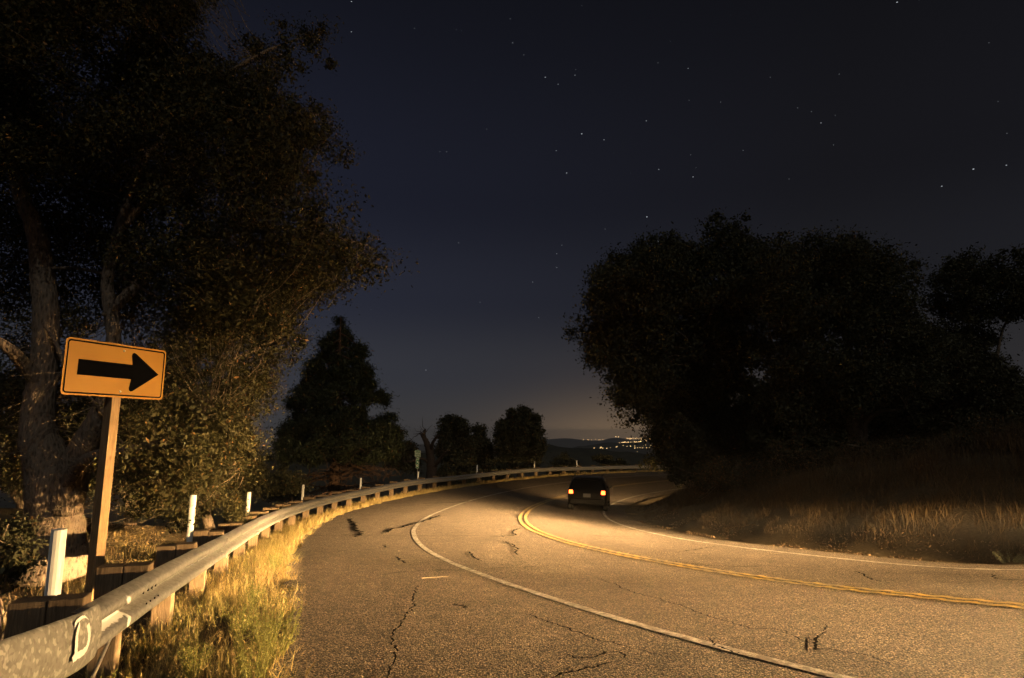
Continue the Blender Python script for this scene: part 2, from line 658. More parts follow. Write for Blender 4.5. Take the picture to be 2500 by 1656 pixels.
# tar-filled cracks, drawn on the road where the photograph shows them
CRACKS = [
    (.13, [[-6.02, 22.53], [-5.46, 20.99], [-4.9, 19.23], [-4.39, 17.79], [-4.13, 16.36]]),
    (.018, [[-1.38, 9.14], [-1.35, 8.73], [-1.29, 8.15], [-1.2, 7.63], [-1.19, 7.06], [-1.16, 6.67], [-1.16, 6.25], [-1.11, 5.84], [-.98, 5.3], [-.92, 4.7]]),
    (.06, [[.27, 19.84], [0, 18.5], [.09, 17.43], [-.32, 16.92], [-.61, 16.64]]),
    (.04, [[-.27, 15.63], [-.02, 15.05], [.1, 13.98], [.07, 13.3], [.12, 12.88]]),
    (.03, [[-5.5, 16.59], [-4.52, 16.78], [-3.49, 16.97], [-2.51, 16.92], [-1.77, 17.07], [.4, 17.3]]),
    (.018, [[-2.57, 9.94], [-2.16, 10.12], [-1.87, 10.48], [-1.37, 10.69], [-.78, 10.72], [-.42, 10.88], [.8, 11.3]]),
    (.020, [[1.34, 9.83], [1.5, 9.16], [1.65, 8.32], [1.87, 7.89], [1.86, 7.7], [1.99, 7.38], [2.08, 6.84], [2.22, 6.51], [2.34, 6.16], [2.57, 6.09], [2.63, 5.68]]),
    (.022, [[3.12, 6.28], [2.91, 5.89], [2.79, 5.8], [2.59, 5.4], [2.63, 5.43], [2.79, 5.32], [2.92, 5.17], [2.97, 4.95]]),
    (.022, [[.42, 5.34], [.62, 5.22], [.87, 5.39], [.98, 5.16]]),
    (.016, [[1.81, 5.79], [1.8, 5.54], [1.9, 5.3]]),
    (.020, [[.82, 5.1], [.62, 4.96], [.45, 4.84], [.33, 4.76], [-.1, 4.2]]),
    (.020, [[.2, 6.99], [.42, 6.48], [.61, 6.16], [.78, 5.8], [.92, 5.67], [1.3, 5.2]]),
    (.06, [[-.72, 7.68], [-.6, 7.55], [-.52, 7.4]]),
    (.03, [[5.66, 10.24], [5.57, 9.88], [5.37, 9.32], [5.33, 8.99]]),
    (.03, [[7.21, 9.32], [6.89, 8.83], [7.08, 8.61]]),
    (.03, [[3.56, 13.41], [4.22, 14.05], [4.84, 14.66]]),
    (.09, [[-2.9, 24.6], [-3.1, 22.6], [-3.4, 20.6], [-3.7, 18.6], [-3.6, 17.4]]),
    (.10, [[-4.4, 30.0], [-3.6, 30.6], [-2.6, 31.4], [-1.9, 32.6]]),
    (.04, [[-.9, 13.4], [-.8, 12.6], [-.6, 11.9]]),
    (.05, [[-3.0, 14.6], [-2.85, 13.9]]),
    (.05, [[-2.35, 12.5], [-2.0, 11.6]]),
    (.035, [[2.2, 17.5], [2.9, 17.1]]), (.035, [[1.3, 20.5], [2.3, 20.2]]), (.03, [[3.1, 11.9], [3.6, 11.2], [4.4, 11.0]]),
    (.03, [[-6.2, 27.0], [-5.2, 28.4], [-3.5, 29.0], [-1.0, 29.3]]), (.03, [[-5.0, 36.0], [-3.0, 36.5], [-1.2, 36.0]]),
]
for w, pts in CRACKS:
    P = catmull(np.array(pts, float), 10)
    n = len(P)
    T = np.gradient(P, axis=0); T /= np.linalg.norm(T, axis=1)[:, None] + 1e-9
    N = np.column_stack([-T[:, 1], T[:, 0]])
    P = P + N * (RNG.normal(0, max(w * .55, .014), n))[:, None]
    ww = max(w * 1.25, .026) * .5 * (.45 + .9 * RNG.random(n)) * np.sin(np.linspace(.25, np.pi - .25, n)) ** .4
    V, F = [], []
    for k in range(n):
        for sgn in (-1, 1):
            q = P[k] + N[k] * ww[k] * sgn
            V.append((q[0], q[1], road_z(q[0], q[1]) + .010))
        if k:
            F.append((2 * k - 2, 2 * k - 1, 2 * k + 1, 2 * k))
    fast_mesh('crack', V, [f[::-1] for f in F], TAR, road)

# ------------------------------------------------------------------ terrain
gx, gy = np.meshgrid(np.arange(-46, 62.1, .6), np.arange(-18, 104.1, .6), indexing='ij')
gz = ground_z(gx, gy)
a, b = gx.shape
i, j = np.meshgrid(np.arange(a - 1), np.arange(b - 1), indexing='ij')
F = np.stack([i * b + j, (i + 1) * b + j, (i + 1) * b + j + 1, i * b + j + 1], -1).reshape(-1, 4)
ground = fast_mesh('ground', np.column_stack([gx.ravel(), gy.ravel(), gz.ravel()]), F, SOIL, smooth=True)
tag(ground, kind='structure')

# wide land falling to the valley floor and out to the horizon
ang = np.radians(np.arange(0, 361, 3))
rad = np.array([38, 60, 90, 140, 220, 350, 560, 900, 1500, 2400, 4000, 7000, 9000, 10900.])
zr = np.array([-26, -30, -34, -42, -58, -85, -125, -185, -260, -320, -345, -350, -350, -350.])
A_, R_ = np.meshgrid(ang, rad, indexing='ij')
Zr = np.interp(R_, rad, zr) + .06 * np.minimum(R_, 900) * vnoise(np.cos(A_) * 4 + R_ * .002, np.sin(A_) * 4, 9)
V = np.column_stack([(R_ * np.cos(A_)).ravel(), (40 + R_ * np.sin(A_)).ravel(), Zr.ravel()])
a, b = A_.shape
i, j = np.meshgrid(np.arange(a - 1), np.arange(b - 1), indexing='ij')
F = np.stack([i * b + j, i * b + j + 1, (i + 1) * b + j + 1, (i + 1) * b + j], -1).reshape(-1, 4)
V = np.vstack([V, [[0, 40, -26]]])
FOREST = m_plain('chaparral', (.035, .036, .022), .95, spec=.05, vary=.5, scale=.05)
valley = fast_mesh('valley_floor', V, F, FOREST, smooth=True)
tag(valley, kind='structure')


def ridge(name, pts, dist, depth, mat, seed):
    """a long hill: crest through photo points at one distance, slopes falling away in front and behind"""
    px = np.linspace(pts[0][0], pts[-1][0], 90)
    py = np.interp(px, [p[0] for p in pts], [p[1] for p in pts])
    V = []
    crest = np.array([at(x, y, dist) for x, y in zip(px, py)])
    crest[:, 2] += dist * .0012 * vnoise(px * .06, px * 0, seed) + dist * .0005 * vnoise(px * .23, px * 0, seed + 1)
    floor = -352.0
    prof = [(-1.0, 0.0), (-.6, .38), (-.3, .68), (-.1, .93), (0, 1.0), (.12, .93), (.4, .6), (1.0, 0.0)]
    for c in crest:
        dirv = c[:2] / np.linalg.norm(c[:2])
        for t, h in prof:
            p = c[:2] + dirv * t * depth
            hh = floor + (c[2] - floor) * h
            V.append((p[0], p[1], hh + (0 if h in (0, 1) else 1) * depth * .02 * float(vnoise(p[0] / depth * 5, p[1] / depth * 5, seed))))
    n = len(prof)
    F = [(i * n + j, (i + 1) * n + j, (i + 1) * n + j + 1, i * n + j + 1) for i in range(len(crest) - 1) for j in range(n - 1)]
    return tag(fast_mesh(name, V, F, mat, smooth=True), kind='structure')


ridge('near_hill', [(300, 1120), (900, 1120), (1180, 1090), (1318, 1083), (1340, 1086), (1370, 1091), (1440, 1096), (1500, 1101),
                    (1560, 1106), (1640, 1116), (1800, 1120)], 1500, 420, FOREST, 31)
ridge('middle_hill', [(500, 1110), (1100, 1100), (1380, 1094), (1440, 1086), (1480, 1080), (1530, 1081), (1580, 1078), (1640, 1080), (1760, 1076), (1900, 1084)],
      4200, 900, FOREST, 33)
ridge('far_mountains', [(400, 1100), (560, 1094), (620, 1090), (660, 1097), (900, 1092), (1150, 1080), (1300, 1073), (1350, 1071), (1400, 1072), (1440, 1076), (1468, 1077),
                        (1485, 1071), (1505, 1067), (1525, 1070), (1545, 1075), (1560, 1071), (1580, 1074), (1620, 1076), (1800, 1078), (2100, 1085)],
      9500, 1800, FOREST, 35)

# lights of the far city and of the houses in the valley
CITY_W = m_emit('warm_street_light', (1.0, .62, .25), 3.8)
V, F = [], []


def glint(p, r):
    b0 = len(V)
    for dx, dz in ((-r, 0), (0, -r), (r, 0), (0, r)):
        V.append((p[0] + dx, p[1], p[2] + dz))
    V.append((p[0], p[1] - r, p[2]))
    V.append((p[0], p[1] + r, p[2]))
    for q in ((0, 1), (1, 2), (2, 3), (3, 0)):
        F.append((b0 + q[0], b0 + q[1], b0 + 4))
        F.append((b0 + q[1], b0 + q[0], b0 + 5))


def c1(x, y):
    return 1250 + x / 4.734, 1050 + y / 4.734


for k in range(75):
    x, y = random.uniform(1320, 1640), random.gauss(98, 5)
    glint(at(*c1(x, y), 10400), random.uniform(2, 5.5))
for k in range(40):
    x = random.uniform(1240, 1640); y = 148 - (x - 1240) * .055 + random.gauss(0, 4)
    glint(at(*c1(x, y), 7500), random.uniform(2, 6))
for k in range(22):
    glint(at(*c1(random.uniform(800, 1100), random.gauss(112, 4)), 10400), random.uniform(2, 5))
for x, y, r in ((950, 208, 3), (1030, 200, 4), (1020, 208, 3), (1050, 210, 3), (1095, 213, 3.4), (1205, 195, 3), (1215, 192, 2.4), (1370, 187, 3.4), (1420, 185, 2.4),
                (1420, 209, 3.2), (1450, 207, 2.2), (1480, 205, 2.2), (1510, 207, 2.4), (1555, 206, 2.8), (1590, 205, 2), (1605, 180, 2.6), (1545, 172, 2.2),
                (1640, 168, 2.4), (1450, 250, 1.8), (1285, 182, 2), (1330, 187, 2), (1135, 205, 1.8), (1520, 180, 2), (1690, 176, 2.2), (1740, 190, 2), (1200, 78, 3), (1230, 80, 3)):
    glint(at(*c1(x, y), 3300), r * .72)
city = fast_mesh('city_lights', V, F, CITY_W)
tag(city, label='scattered orange lights of a far town in the valley', cat='town lights', kind='stuff')

# stars
STARS = [(1878, 9, 1.0), (397, 165, .5), (388, 73, .35), (440, 212, .3), (523, 298, .7), (572, 325, .45), (637, 290, .45), (663, 516, .9), (749, 539, .55),
         (565, 581, .45), (605, 667, .7), (912, 466, .65), (960, 653, .55), (1092, 682, .6), (914, 836, .9), (1073, 264, .5), (1390, 298, .3), (1655, 286, .35),
         (1548, 431, .35), (1585, 474, .6), (1495, 416, .3), (2172, 652, 1.5), (2050, 718, .8), (2299, 637, .8), (2301, 514, .35), (1633, 559, .35), (1285, 580, .3),
         (1462, 690, .3), (1198, 394, .3), (1077, 387, .25), (957, 243, .3), (958, 930, .5), (567, 978, .35), (567, 1031, .35), (474, 1087, .35), (587, 945, .3),
         (497, 1224, .3), (271, 1165, .25), (189, 936, .25), (2232, 165, .3), (2267, 391, .3), (1640, 445, .25), (143, 585, .25), (116, 585, .25), (297, 498, .3),
         (180, 114, .25), (199, 119, .25), (19, 110, .3), (1083, 597, .25), (1104, 646, .2), (753, 883, .25), (663, 22, .25), (1005, 160, .2), (640, 268, .25)]
V, F = [], []


def star(px, py, mag):
    D = 30000.0
    c = Vector(at(px, py, D))
    z = c.normalized()
    x = z.cross(Vector((0, 0, 1))).normalized()
    y = x.cross(z)
    r = D / 592.0 * .50 * min(1.1, mag ** .8)
    b0 = len(V)
    for k in range(6):
        a = k * math.pi / 3
        V.append(c + x * (r * 1.5 * math.cos(a)) + y * (r * .8 * math.sin(a)))
    F.append(tuple(range(b0, b0 + 6)))


for x, y, mgn in STARS:
    star(1000 + x / 1.578, y / 1.578, mgn)
star(858, 4, .7); star(858, 78, .6); star(1040, 904, .4)
for k in range(110):
    star(random.uniform(900, 2500), random.uniform(0, 950), random.uniform(.01, .045))
stars = fast_mesh('stars', V, F, m_emit('starlight', (.85, .92, 1.0), .55))
tag(stars, label='many faint stars scattered over the dark sky', cat='stars', kind='stuff')

# ------------------------------------------------------------------ guardrail
RAIL = np.array([
    [-2.617, 3.656, -1.069], [-3.177, 5.467, -1.212], [-3.728, 7.289, -1.365], [-4.269, 9.121, -1.514], [-4.804, 10.961, -1.655], [-5.327, 12.805, -1.799],
    [-5.83, 14.655, -1.946], [-6.287, 16.517, -2.09], [-6.672, 18.397, -2.226], [-6.967, 20.294, -2.345], [-7.166, 22.205, -2.446], [-7.265, 24.123, -2.541],
    [-7.267, 26.041, -2.631], [-7.174, 27.957, -2.707], [-6.995, 29.865, -2.761], [-6.732, 31.762, -2.79], [-6.382, 33.642, -2.81], [-5.936, 35.498, -2.842],
    [-5.386, 37.324, -2.889], [-4.73, 39.113, -2.941], [-3.972, 40.862, -2.985], [-3.121, 42.568, -3.008], [-2.188, 44.229, -3.011], [-1.181, 45.846, -3.002],
    [-.108, 47.417, -2.994], [1.025, 48.941, -2.999], [2.22, 50.414, -3.025], [3.478, 51.831, -3.071], [4.802, 53.187, -3.121], [6.189, 54.482, -3.164],
    [7.634, 55.712, -3.197], [9.132, 56.877, -3.228], [10.681, 57.976, -3.261], [12.278, 59.009, -3.297], [13.9, 60.0, -3.33], [15.55, 60.95, -3.36],
    [17.2, 61.85, -3.39], [18.9, 62.7, -3.42]])
NP = len(RAIL)
RS = catmull(RAIL, 24)                      # 24 samples per post bay
PROF = np.array([(0, 0), (.018, -.004), (.055, -.016), (.090, -.034), (.104, -.052), (.104, -.082), (.094, -.104), (.050, -.124), (.012, -.140), (-.004, -.156),
                 (.012, -.172), (.050, -.188), (.094, -.208), (.104, -.230), (.104, -.260), (.090, -.278), (.055, -.296), (.018, -.308), (0, -.312)])


def rail_at(s):
    s = np.clip(np.asarray(s, float), -1.5, NP - 1)
    k = np.clip(s * 24, 0, len(RS) - 1.001)
    i = k.astype(int); t = (k - i)[..., None]
    P = RS[i] * (1 - t) + RS[i + 1] * t
    T = RS[i + 1] - RS[i]
    T = T / np.linalg.norm(T, axis=-1)[..., None]
    under = np.minimum(s, 0)[..., None]
    P = P + under * (RAIL[1] - RAIL[0])
    N = np.stack([T[..., 1], -T[..., 0], 0 * T[..., 0]], -1)
    N = N / np.linalg.norm(N, axis=-1)[..., None]
    return P, T, N


guard = empty('guardrail', RAIL[0] - np.array([0, 0, .75]))
tag(guard, 'grey galvanized steel guardrail on wooden posts along the outer shoulder', 'guardrail')


def gparent(o):
    o.parent = guard
    o.matrix_parent_inverse = Matrix.Translation(-Vector(guard.location))
    return o


def rail_sheet(s, mask=None, lift=0.0, flat=None):
    P, T, N = rail_at(s)
    V = []
    for k in range(len(PROF)):
        out, dz = PROF[k]
        if flat is not None:
            out = out * (1 - flat) + .02 * flat
            dz = dz * (1 + .16 * flat) + .02 * flat
        else:
            out = np.full(len(s), out); dz = np.full(len(s), dz)
        V.append(P + N * (out + lift)[:, None] + np.column_stack([0 * out, 0 * out, dz]))
    return np.stack(V, 1)


def grid_faces(n, c, flip=False):
    i, j = np.meshgrid(np.arange(n - 1), np.arange(c - 1), indexing='ij')
    F = np.stack([i * c + j, (i + 1) * c + j, (i + 1) * c + j + 1, i * c + j + 1], -1).reshape(-1, 4)
    return F[:, ::-1] if flip else F


def thick(V, F, t, N):
    """close a sheet into a thin plate"""
    V2 = V - N * t
    n = len(V)
    F2 = F[:, ::-1] + n
    return np.vstack([V, V2]), np.vstack([F, F2])


joints = [.15] + [.85 + 1.925 * k for k in range(1, 20)]
joints = [q for q in joints if q < NP - 1.2] + [NP - 1.05]
for k in range(len(joints) - 1):
    s0, s1 = joints[k] - .08, joints[k + 1] + .08
    s = np.linspace(s0, s1, 26)
    up = .009 * np.clip((s - joints[k + 1] + .1) / .05, 0, 1)          # far end laps over the next panel
    V = rail_sheet(s, lift=up)
    n, c = V.shape[:2]
    P, T, N = rail_at(s)
    Vt, Ft = thick(V.reshape(-1, 3), grid_faces(n, c), .003, np.repeat(N, c, 0))
    o = fast_mesh('beam_panel', Vt, Ft, GALV, smooth=True)
    gparent(o)
    # splice bolts at the lap
    mb = MB()
    for (vi, ds) in ((4, -.025), (7, .03), (11, -.03), (14, .025), (3, .05), (15, .05)):
        Pq, Tq, Nq = rail_at(np.array([joints[k + 1] + ds]))
        q = Pq[0] + Nq[0] * (PROF[vi][0] + .008) + np.array([0, 0, PROF[vi][1]])
        mb.tube([q, q + Nq[0] * .016], [.019, .013], 6)
    gparent(mb.build('splice_bolts', GALV, smooth=False))['kind'] = 'stuff'

# flared end terminal: the beam flattens into a plain wing that bends away from the traffic
tip = np.array([[-2.30, 1.10, -.80], [-2.36, 1.75, -.86], [-2.41, 2.45, -.93], [-2.50, 3.05, -.995]])
Pj, Tj, Nj = rail_at(np.array([.02, .17]))
path = catmull(np.vstack([tip, Pj]), 12)
T = np.gradient(path, axis=0); T /= np.linalg.norm(T, axis=1)[:, None]
N = np.column_stack([T[:, 1], -T[:, 0], 0 * T[:, 0]]); N /= np.linalg.norm(N, axis=1)[:, None]
tt = np.linspace(0, 1, len(path))
def term_out(v):
    return .068 + .046 * np.sin(np.pi * np.clip(v, 0, 1)) ** .6


V = []
for q, (out, dz) in enumerate(PROF):
    oo = term_out(q / (len(PROF) - 1)) + 0 * tt
    zz = dz * 1.06 + .008 + 0 * tt
    V.append(path + N * oo[:, None] + np.column_stack([0 * oo, 0 * oo, zz]))
V = np.stack(V, 1)
n, c = V.shape[:2]
Vt, Ft = thick(V.reshape(-1, 3), grid_faces(n, c), .004, np.repeat(N, c, 0))
o = gparent(fast_mesh('end_terminal', Vt, Ft, SPANGLE, smooth=True))
tag(o, label='blotchy flattened end section of the guardrail')

# posts and blockouts
box_me = None
for k in range(NP - 1):
    P, T, N = rail_at(np.array([float(k) + (.02 if k else .22)]))
    P, T, N = P[0], T[0], N[0]
    yaw = math.atan2(T[1], T[0])
    M = Matrix.Rotation(yaw + random.gauss(0, .02), 3, 'Z')
    top = P[2] + .055 + random.gauss(0, .012)
    c = P - N * .105
    mb = MB().box((c[0], c[1], top - .18 + random.gauss(0, .006)), (.16, .195, .36), M)
    gparent(mb.build('blockout', POST_WOOD, bevel=.008))
    c = P - N * .308
    zb = min(ground_z(c[0], c[1]), P[2] - .6) - .3
    top2 = top + random.gauss(0, .012)
    mb = MB().box((c[0], c[1], (top2 + zb) / 2), (.16, .20, top2 - zb), M)
    gparent(mb.build('post', POST_WOOD, bevel=.008))
    q = P + N * .012 + np.array([0, 0, -.156])
    gparent(MB().tube([q, q + N * .014], [.017, .012], 6).build('post_bolt', GALV))

# anchor cable under the near end
a0, _, n0 = rail_at(np.array([.55])); a0 = a0[0] + np.array([0, 0, -.27])
a1 = np.array([-2.25, 2.95, ground_z(-2.25, 2.95) + .02])
gparent(MB().tube([a0 + (a1 - a0) * t + np.array([0, 0, -.03 * math.sin(t * math.pi)]) for t in np.linspace(0, 1, 12)], .0125, 8).build('anchor_cable', GALV, smooth=True))

# row of empty bolt slots pressed in the first panel
for s, v in ((.77, .66), (.83, .66), (.90, .66), (.96, .66), (.68, .30), (.75, .30), (.81, .30), (.87, .30)):
    P, T, N = rail_at(np.array([s])); kk = v * (len(PROF) - 1); jx = int(kk)
    pr = PROF[jx] * (1 - kk + jx) + PROF[jx + 1] * (kk - jx)
    q = P[0] + N[0] * (pr[0] + .002) + np.array([0, 0, pr[1]])
    gparent(MB().tube([q - N[0] * .004, q + N[0] * .004], [.011, .011], 8).build('bolt_slot', TAR))


def rail_stroke(name, pts, width, lift=.009):
    """spray-paint stroke lying on the beam; pts are (bay position, profile position)"""
    pts = catmull(np.array(pts, float), 8)
    sc = np.array([1.905, .40])
    q = pts * sc
    T = np.gradient(q, axis=0); T /= np.linalg.norm(T, axis=1)[:, None] + 1e-9
    Nn = np.column_stack([-T[:, 1], T[:, 0]])
    rows = []
    for e in np.linspace(-.5, .5, 5):
        r = (q + Nn * (e * width * (.85 + .3 * RNG.random(len(q))))[:, None]) / sc
        sv = r[:, 0]; vv = np.clip(r[:, 1], 0, .999) * (len(PROF) - 1)
        i = vv.astype(int); f = (vv - i)[:, None]
        pr = PROF[i] * (1 - f) + PROF[i + 1] * f
        P, T3, N3 = rail_at(sv)
        fl = 1 - sstep(.70, .93, .8 + (sv - .02) / .15 * .2)
        fl = np.where(sv < .17, fl, 0)
        oo = pr[:, 0] * (1 - fl) + .045 * fl + np.where(sv < .17, .006, 0)
        rows.append(P + N3 * (oo + lift)[:, None] + np.column_stack([0 * sv, 0 * sv, pr[:, 1]]))
    V = np.stack(rows, 1)
    n, c = V.shape[:2]
    return gparent(fast_mesh(name, V.reshape(-1, 3), grid_faces(n, c), WHITE_SPRAY, smooth=True))


# ------------------------------------------------------------------ white marker posts on the guardrail
DELIN = [(0, .55, 'tall white plastic marker post nearest the blotchy guardrail end'),
         (3, .53, 'white marker post standing on the guardrail just past the arrow sign'),
         (6, .45, 'white marker post, third along the guardrail from the near end'),
         (10, .46, 'white marker post in front of the conifer trunk, left side'),
         (14, .43, 'white marker post with dark stripe under the conifer branches'),
         (18, .36, 'white marker post directly below the green mile sign'),
         (22, .50, 'thin white marker post between mile sign and round dark tree'),
         (26, .47, 'thin white marker post at the round dark tree'),
         (29, .48, 'farthest thin white marker post, above the dark car roof')]
for k, h, lab in DELIN:
    P, T, N = rail_at(np.array([float(k) + (.02 if k else .13)]))
    P, T, N = P[0], T[0], N[0]
    c = P - N * .47
    z0 = P[2] - .35
    z1 = P[2] + .055 + h
    if k == 0:
        q = at(122, 1490, 3.95); c = np.array([q[0], q[1], 0]); z1 = at(135, 1297, 3.95)[2]
    lean = np.array([random.gauss(0, .012), random.gauss(0, .012), 0])
    o = empty('marker_post', (c[0], c[1], z0))
    # an open half-round tube, hollow side turned a little off the traffic
    # open half-round pipe; opening faces along the road so its edge shows
    yaw = math.atan2(N[1], N[0]) + (.55 if k < 2 else .1)
    R_out = .052
    angs = np.linspace(-2.2, 2.2, 13)
    ring = [(R_out * math.cos(a), R_out * math.sin(a)) for a in angs] + [((R_out - .006) * math.cos(a), (R_out - .006) * math.sin(a)) for a in angs[::-1]]
    ca, sa = math.cos(yaw), math.sin(yaw)
    V = []
    for t in (0, 1):
        for x, y in ring:
            V.append((x * ca - y * sa + lean[0] * t, x * sa + y * ca + lean[1] * t, t * (z1 - z0)))
    m = len(ring)
    F = [(i, (i + 1) % m, m + (i + 1) % m, m + i) for i in range(m)] + [tuple(range(m, 2 * m))]
    MB().add(V, F).build('tube', WHITE_PLASTIC, o)
    if k in (14, 18):
        c2 = np.array([math.cos(yaw), math.sin(yaw)])
        MB().box((c2[0] * .056, c2[1] * .056, z1 - z0 - .2), (.004, .026, .22), Matrix.Rotation(yaw, 3, 'Z')).build('dark_stripe', TAR, o)
    MB().box((N[0] * .03, N[1] * .03, .25), (.03, .05, .03), Matrix.Rotation(yaw, 3, 'Z')).build('bracket', GALV, o)
    tag(o, lab, 'marker post', 'white marker posts along the guardrail')

# spray-paint marks on the near end of the guardrail


def terminal_point(px, py):
    """where the sight line through a photo pixel meets the end plate"""
    P, T, N = rail_at(np.array([.08])); P, T, N = P[0], T[0], N[0]
    d = at(px, py, 1.0)
    off = .09
    for k in range(4):
        t = ((P + N * off) @ N) / (d @ N)
        q = d * t
        s_ = (q - P) @ T
        v = (P[2] + T[2] * s_ + .008 - q[2]) / (.312 * 1.06)
        off = float(term_out(v)) + .005
    return q, N


def terminal_stroke(pts, width):
    pts = catmull(np.array([(x / 5.636, 1400 + y / 5.636) for x, y in pts]), 6)
    Q = [terminal_point(*p) for p in pts]
    C_ = np.array([q for q, _ in Q]); Nn = Q[0][1]
    T = np.gradient(C_, axis=0); T /= np.linalg.norm(T, axis=1)[:, None] + 1e-9
    B_ = np.cross(T, Nn)
    w = width * (.85 + .3 * RNG.random(len(C_)))[:, None] * .5
    V = np.stack([C_ + B_ * w, C_ - B_ * w], 1).reshape(-1, 3)
    F = [(2 * i, 2 * i + 1, 2 * i + 3, 2 * i + 2) for i in range(len(C_) - 1)]
    gparent(fast_mesh('painted_mark', V, F, WHITE_SPRAY))


terminal_stroke([(1000, 1200), (1045, 1110), (1052, 1000), (1060, 880), (1078, 780), (1100, 690)], .042)
terminal_stroke([(1030, 730), (1060, 680), (1110, 640), (1160, 632), (1200, 670), (1222, 750), (1230, 840), (1222, 930), (1195, 1020), (1140, 1090), (1070, 1130), (1010, 1185)], .040)
rail_stroke('painted_mark', [(.24, .50), (.36, .50), (.45, .505), (.53, .49)], .10, .006)
rail_stroke('painted_mark', [(.52, .46), (.50, .38), (.47, .28), (.44, .20)], .04, .0085)
rail_stroke('painted_mark', [(.53, .52), (.525, .62), (.50, .70), (.47, .76)], .035, .0085)

# ------------------------------------------------------------------ arrow sign
YAW = 1.246
sc_ = Vector((-4.502, 6.748, .683))
gz0 = ground_z(sc_.x, sc_.y)
sign = empty('arrow_sign', (sc_.x, sc_.y, gz0 - .3), YAW)
tag(sign, 'yellow road sign with black arrow on a wooden post behind the guardrail', 'road sign')
hz = sc_.z - (gz0 - .3)
SIGN_Y = Mat('sign_yellow', rough=.55, spec=.35)
_v = SIGN_Y.coord()
SIGN_Y.col(SIGN_Y.ramp(SIGN_Y.noise(_v, 2.5, 5, .6), [(.3, (.33, .150, .007)), (.7, (.375, .175, .010))]))
SIGN_Y = SIGN_Y.m
SIGN_K = m_plain('sign_black', (.003, .003, .0035), .7, spec=.0, vary=.2)
STEEL = m_plain('bolt_steel', (.55, .54, .5), .35, metal=1.0)


def rrect(w, h, r, n=6):
    out = []
    for cx, cz, a0 in ((w / 2 - r, h / 2 - r, 0), (-w / 2 + r, h / 2 - r, 90), (-w / 2 + r, -h / 2 + r, 180), (w / 2 - r, -h / 2 + r, 270)):
        for k in range(n + 1):
            a = math.radians(a0 + 90 * k / n)
            out.append((cx + r * math.cos(a), cz + r * math.sin(a)))
    return out


def plate(name, outline, y0, y1, mat, parent, oz=0.0, ox=0.0):
    """prism with outline in local x-z; front (y0) faces -y"""
    m = len(outline)
    V = [(x + ox, y0, z + oz) for x, z in outline] + [(x + ox, y1, z + oz) for x, z in outline]
    F = [tuple(range(m)), tuple(range(2 * m - 1, m - 1, -1))] + [((i + 1) % m, i, m + i, m + (i + 1) % m) for i in range(m)]
    return MB().add(V, F).build(name, mat, parent)


def ring_plate(name, outer, inner, y, mat, parent, oz=0.0, ox=0.0):
    m = len(outer)
    V = [(x + ox, y, z + oz) for x, z in outer] + [(x + ox, y, z + oz) for x, z in inner]
    F = [(i, (i + 1) % m, m + (i + 1) % m, m + i) for i in range(m)]
    return MB().add(V, F).build(name, mat, parent)


panel = plate('sign_panel', rrect(1.22, .61, .045), -.002, .002, SIGN_Y, sign, hz)
ring_plate('border', rrect(1.18, .57, .035), rrect(1.148, .538, .022), -.0035, SIGN_K, panel, hz)
arrow = [(-.46, .085), (.17, .085), (.150, .185), (.155, .215), (.178, .232), (.205, .222), (.525, .0), (.205, -.222), (.178, -.232), (.155, -.215), (.150, -.185), (.17, -.085), (-.46, -.085)]
# face is non-convex: build it as a shaft and a head that overlap nothing
plate('arrow_shaft', [(-.46, .085), (.168, .085), (.168, -.085), (-.46, -.085)], -.0042, -.0025, SIGN_K, panel, hz)
plate('arrow_head', [(.168, .085), (.150, .190), (.156, .214), (.178, .228), (.202, .220), (.525, 0), (.202, -.220), (.178, -.228), (.156, -.214), (.150, -.190), (.168, -.085)][::-1],
      -.0042, -.0025, SIGN_K, panel, hz)
for zz in (.235, -.235):
    b_ = MB().tube([(.05, -.002, hz + zz), (.05, -.010, hz + zz)], [.014, .010], 10).build('bolt', STEEL, panel)
MB().box((.02, .062, (hz + .2) / 2), (.105, .118, hz + .2)).build('sign_post', SIGN_WOOD, sign, bevel=.004)

# ------------------------------------------------------------------ green mile marker
P, T, N = rail_at(np.array([18.12]))
P, N = P[0], N[0]
ms = P - N * .62
mile = empty('mile_sign', (ms[0], ms[1], P[2] - .8), -.12)
tag(mile, 'small green mile sign reading 46 on a thin post', 'road sign')
GREEN = m_plain('sign_green', (.018, .10, .055), .5, vary=.1, scale=8)
SIGN_WHITE = m_plain('sign_white', (.62, .62, .58), .5, vary=.05)
hm = at(1033, 1130, 37.6)[2] - (P[2] - .8)
# heights above the empty (photo pixels to metres at that distance)
def mz(py): return float(at(1033, py, 37.9)[2] - (P[2] - .8))
MB().box((0, .02, (mz(1100) + .3) / 2 - .1), (.03, .03, mz(1100) + .1)).build('sign_post', GALV, mile)
zc = (mz(1099) + mz(1115)) / 2
p1 = plate('name_plate', rrect(.37, .42, .03), -.002, .002, GREEN, mile, zc)
ring_plate('border', rrect(.35, .40, .024), rrect(.325, .375, .018), -.004, SIGN_WHITE, p1, zc)
zd = (mz(1116.5) + mz(1141.5)) / 2
p2 = plate('number_plate', rrect(.21, .64, .02), -.002, .002, GREEN, mile, zd)
ring_plate('border', rrect(.195, .625, .016), rrect(.175, .605, .012), -.004, SIGN_WHITE, p2, zd)


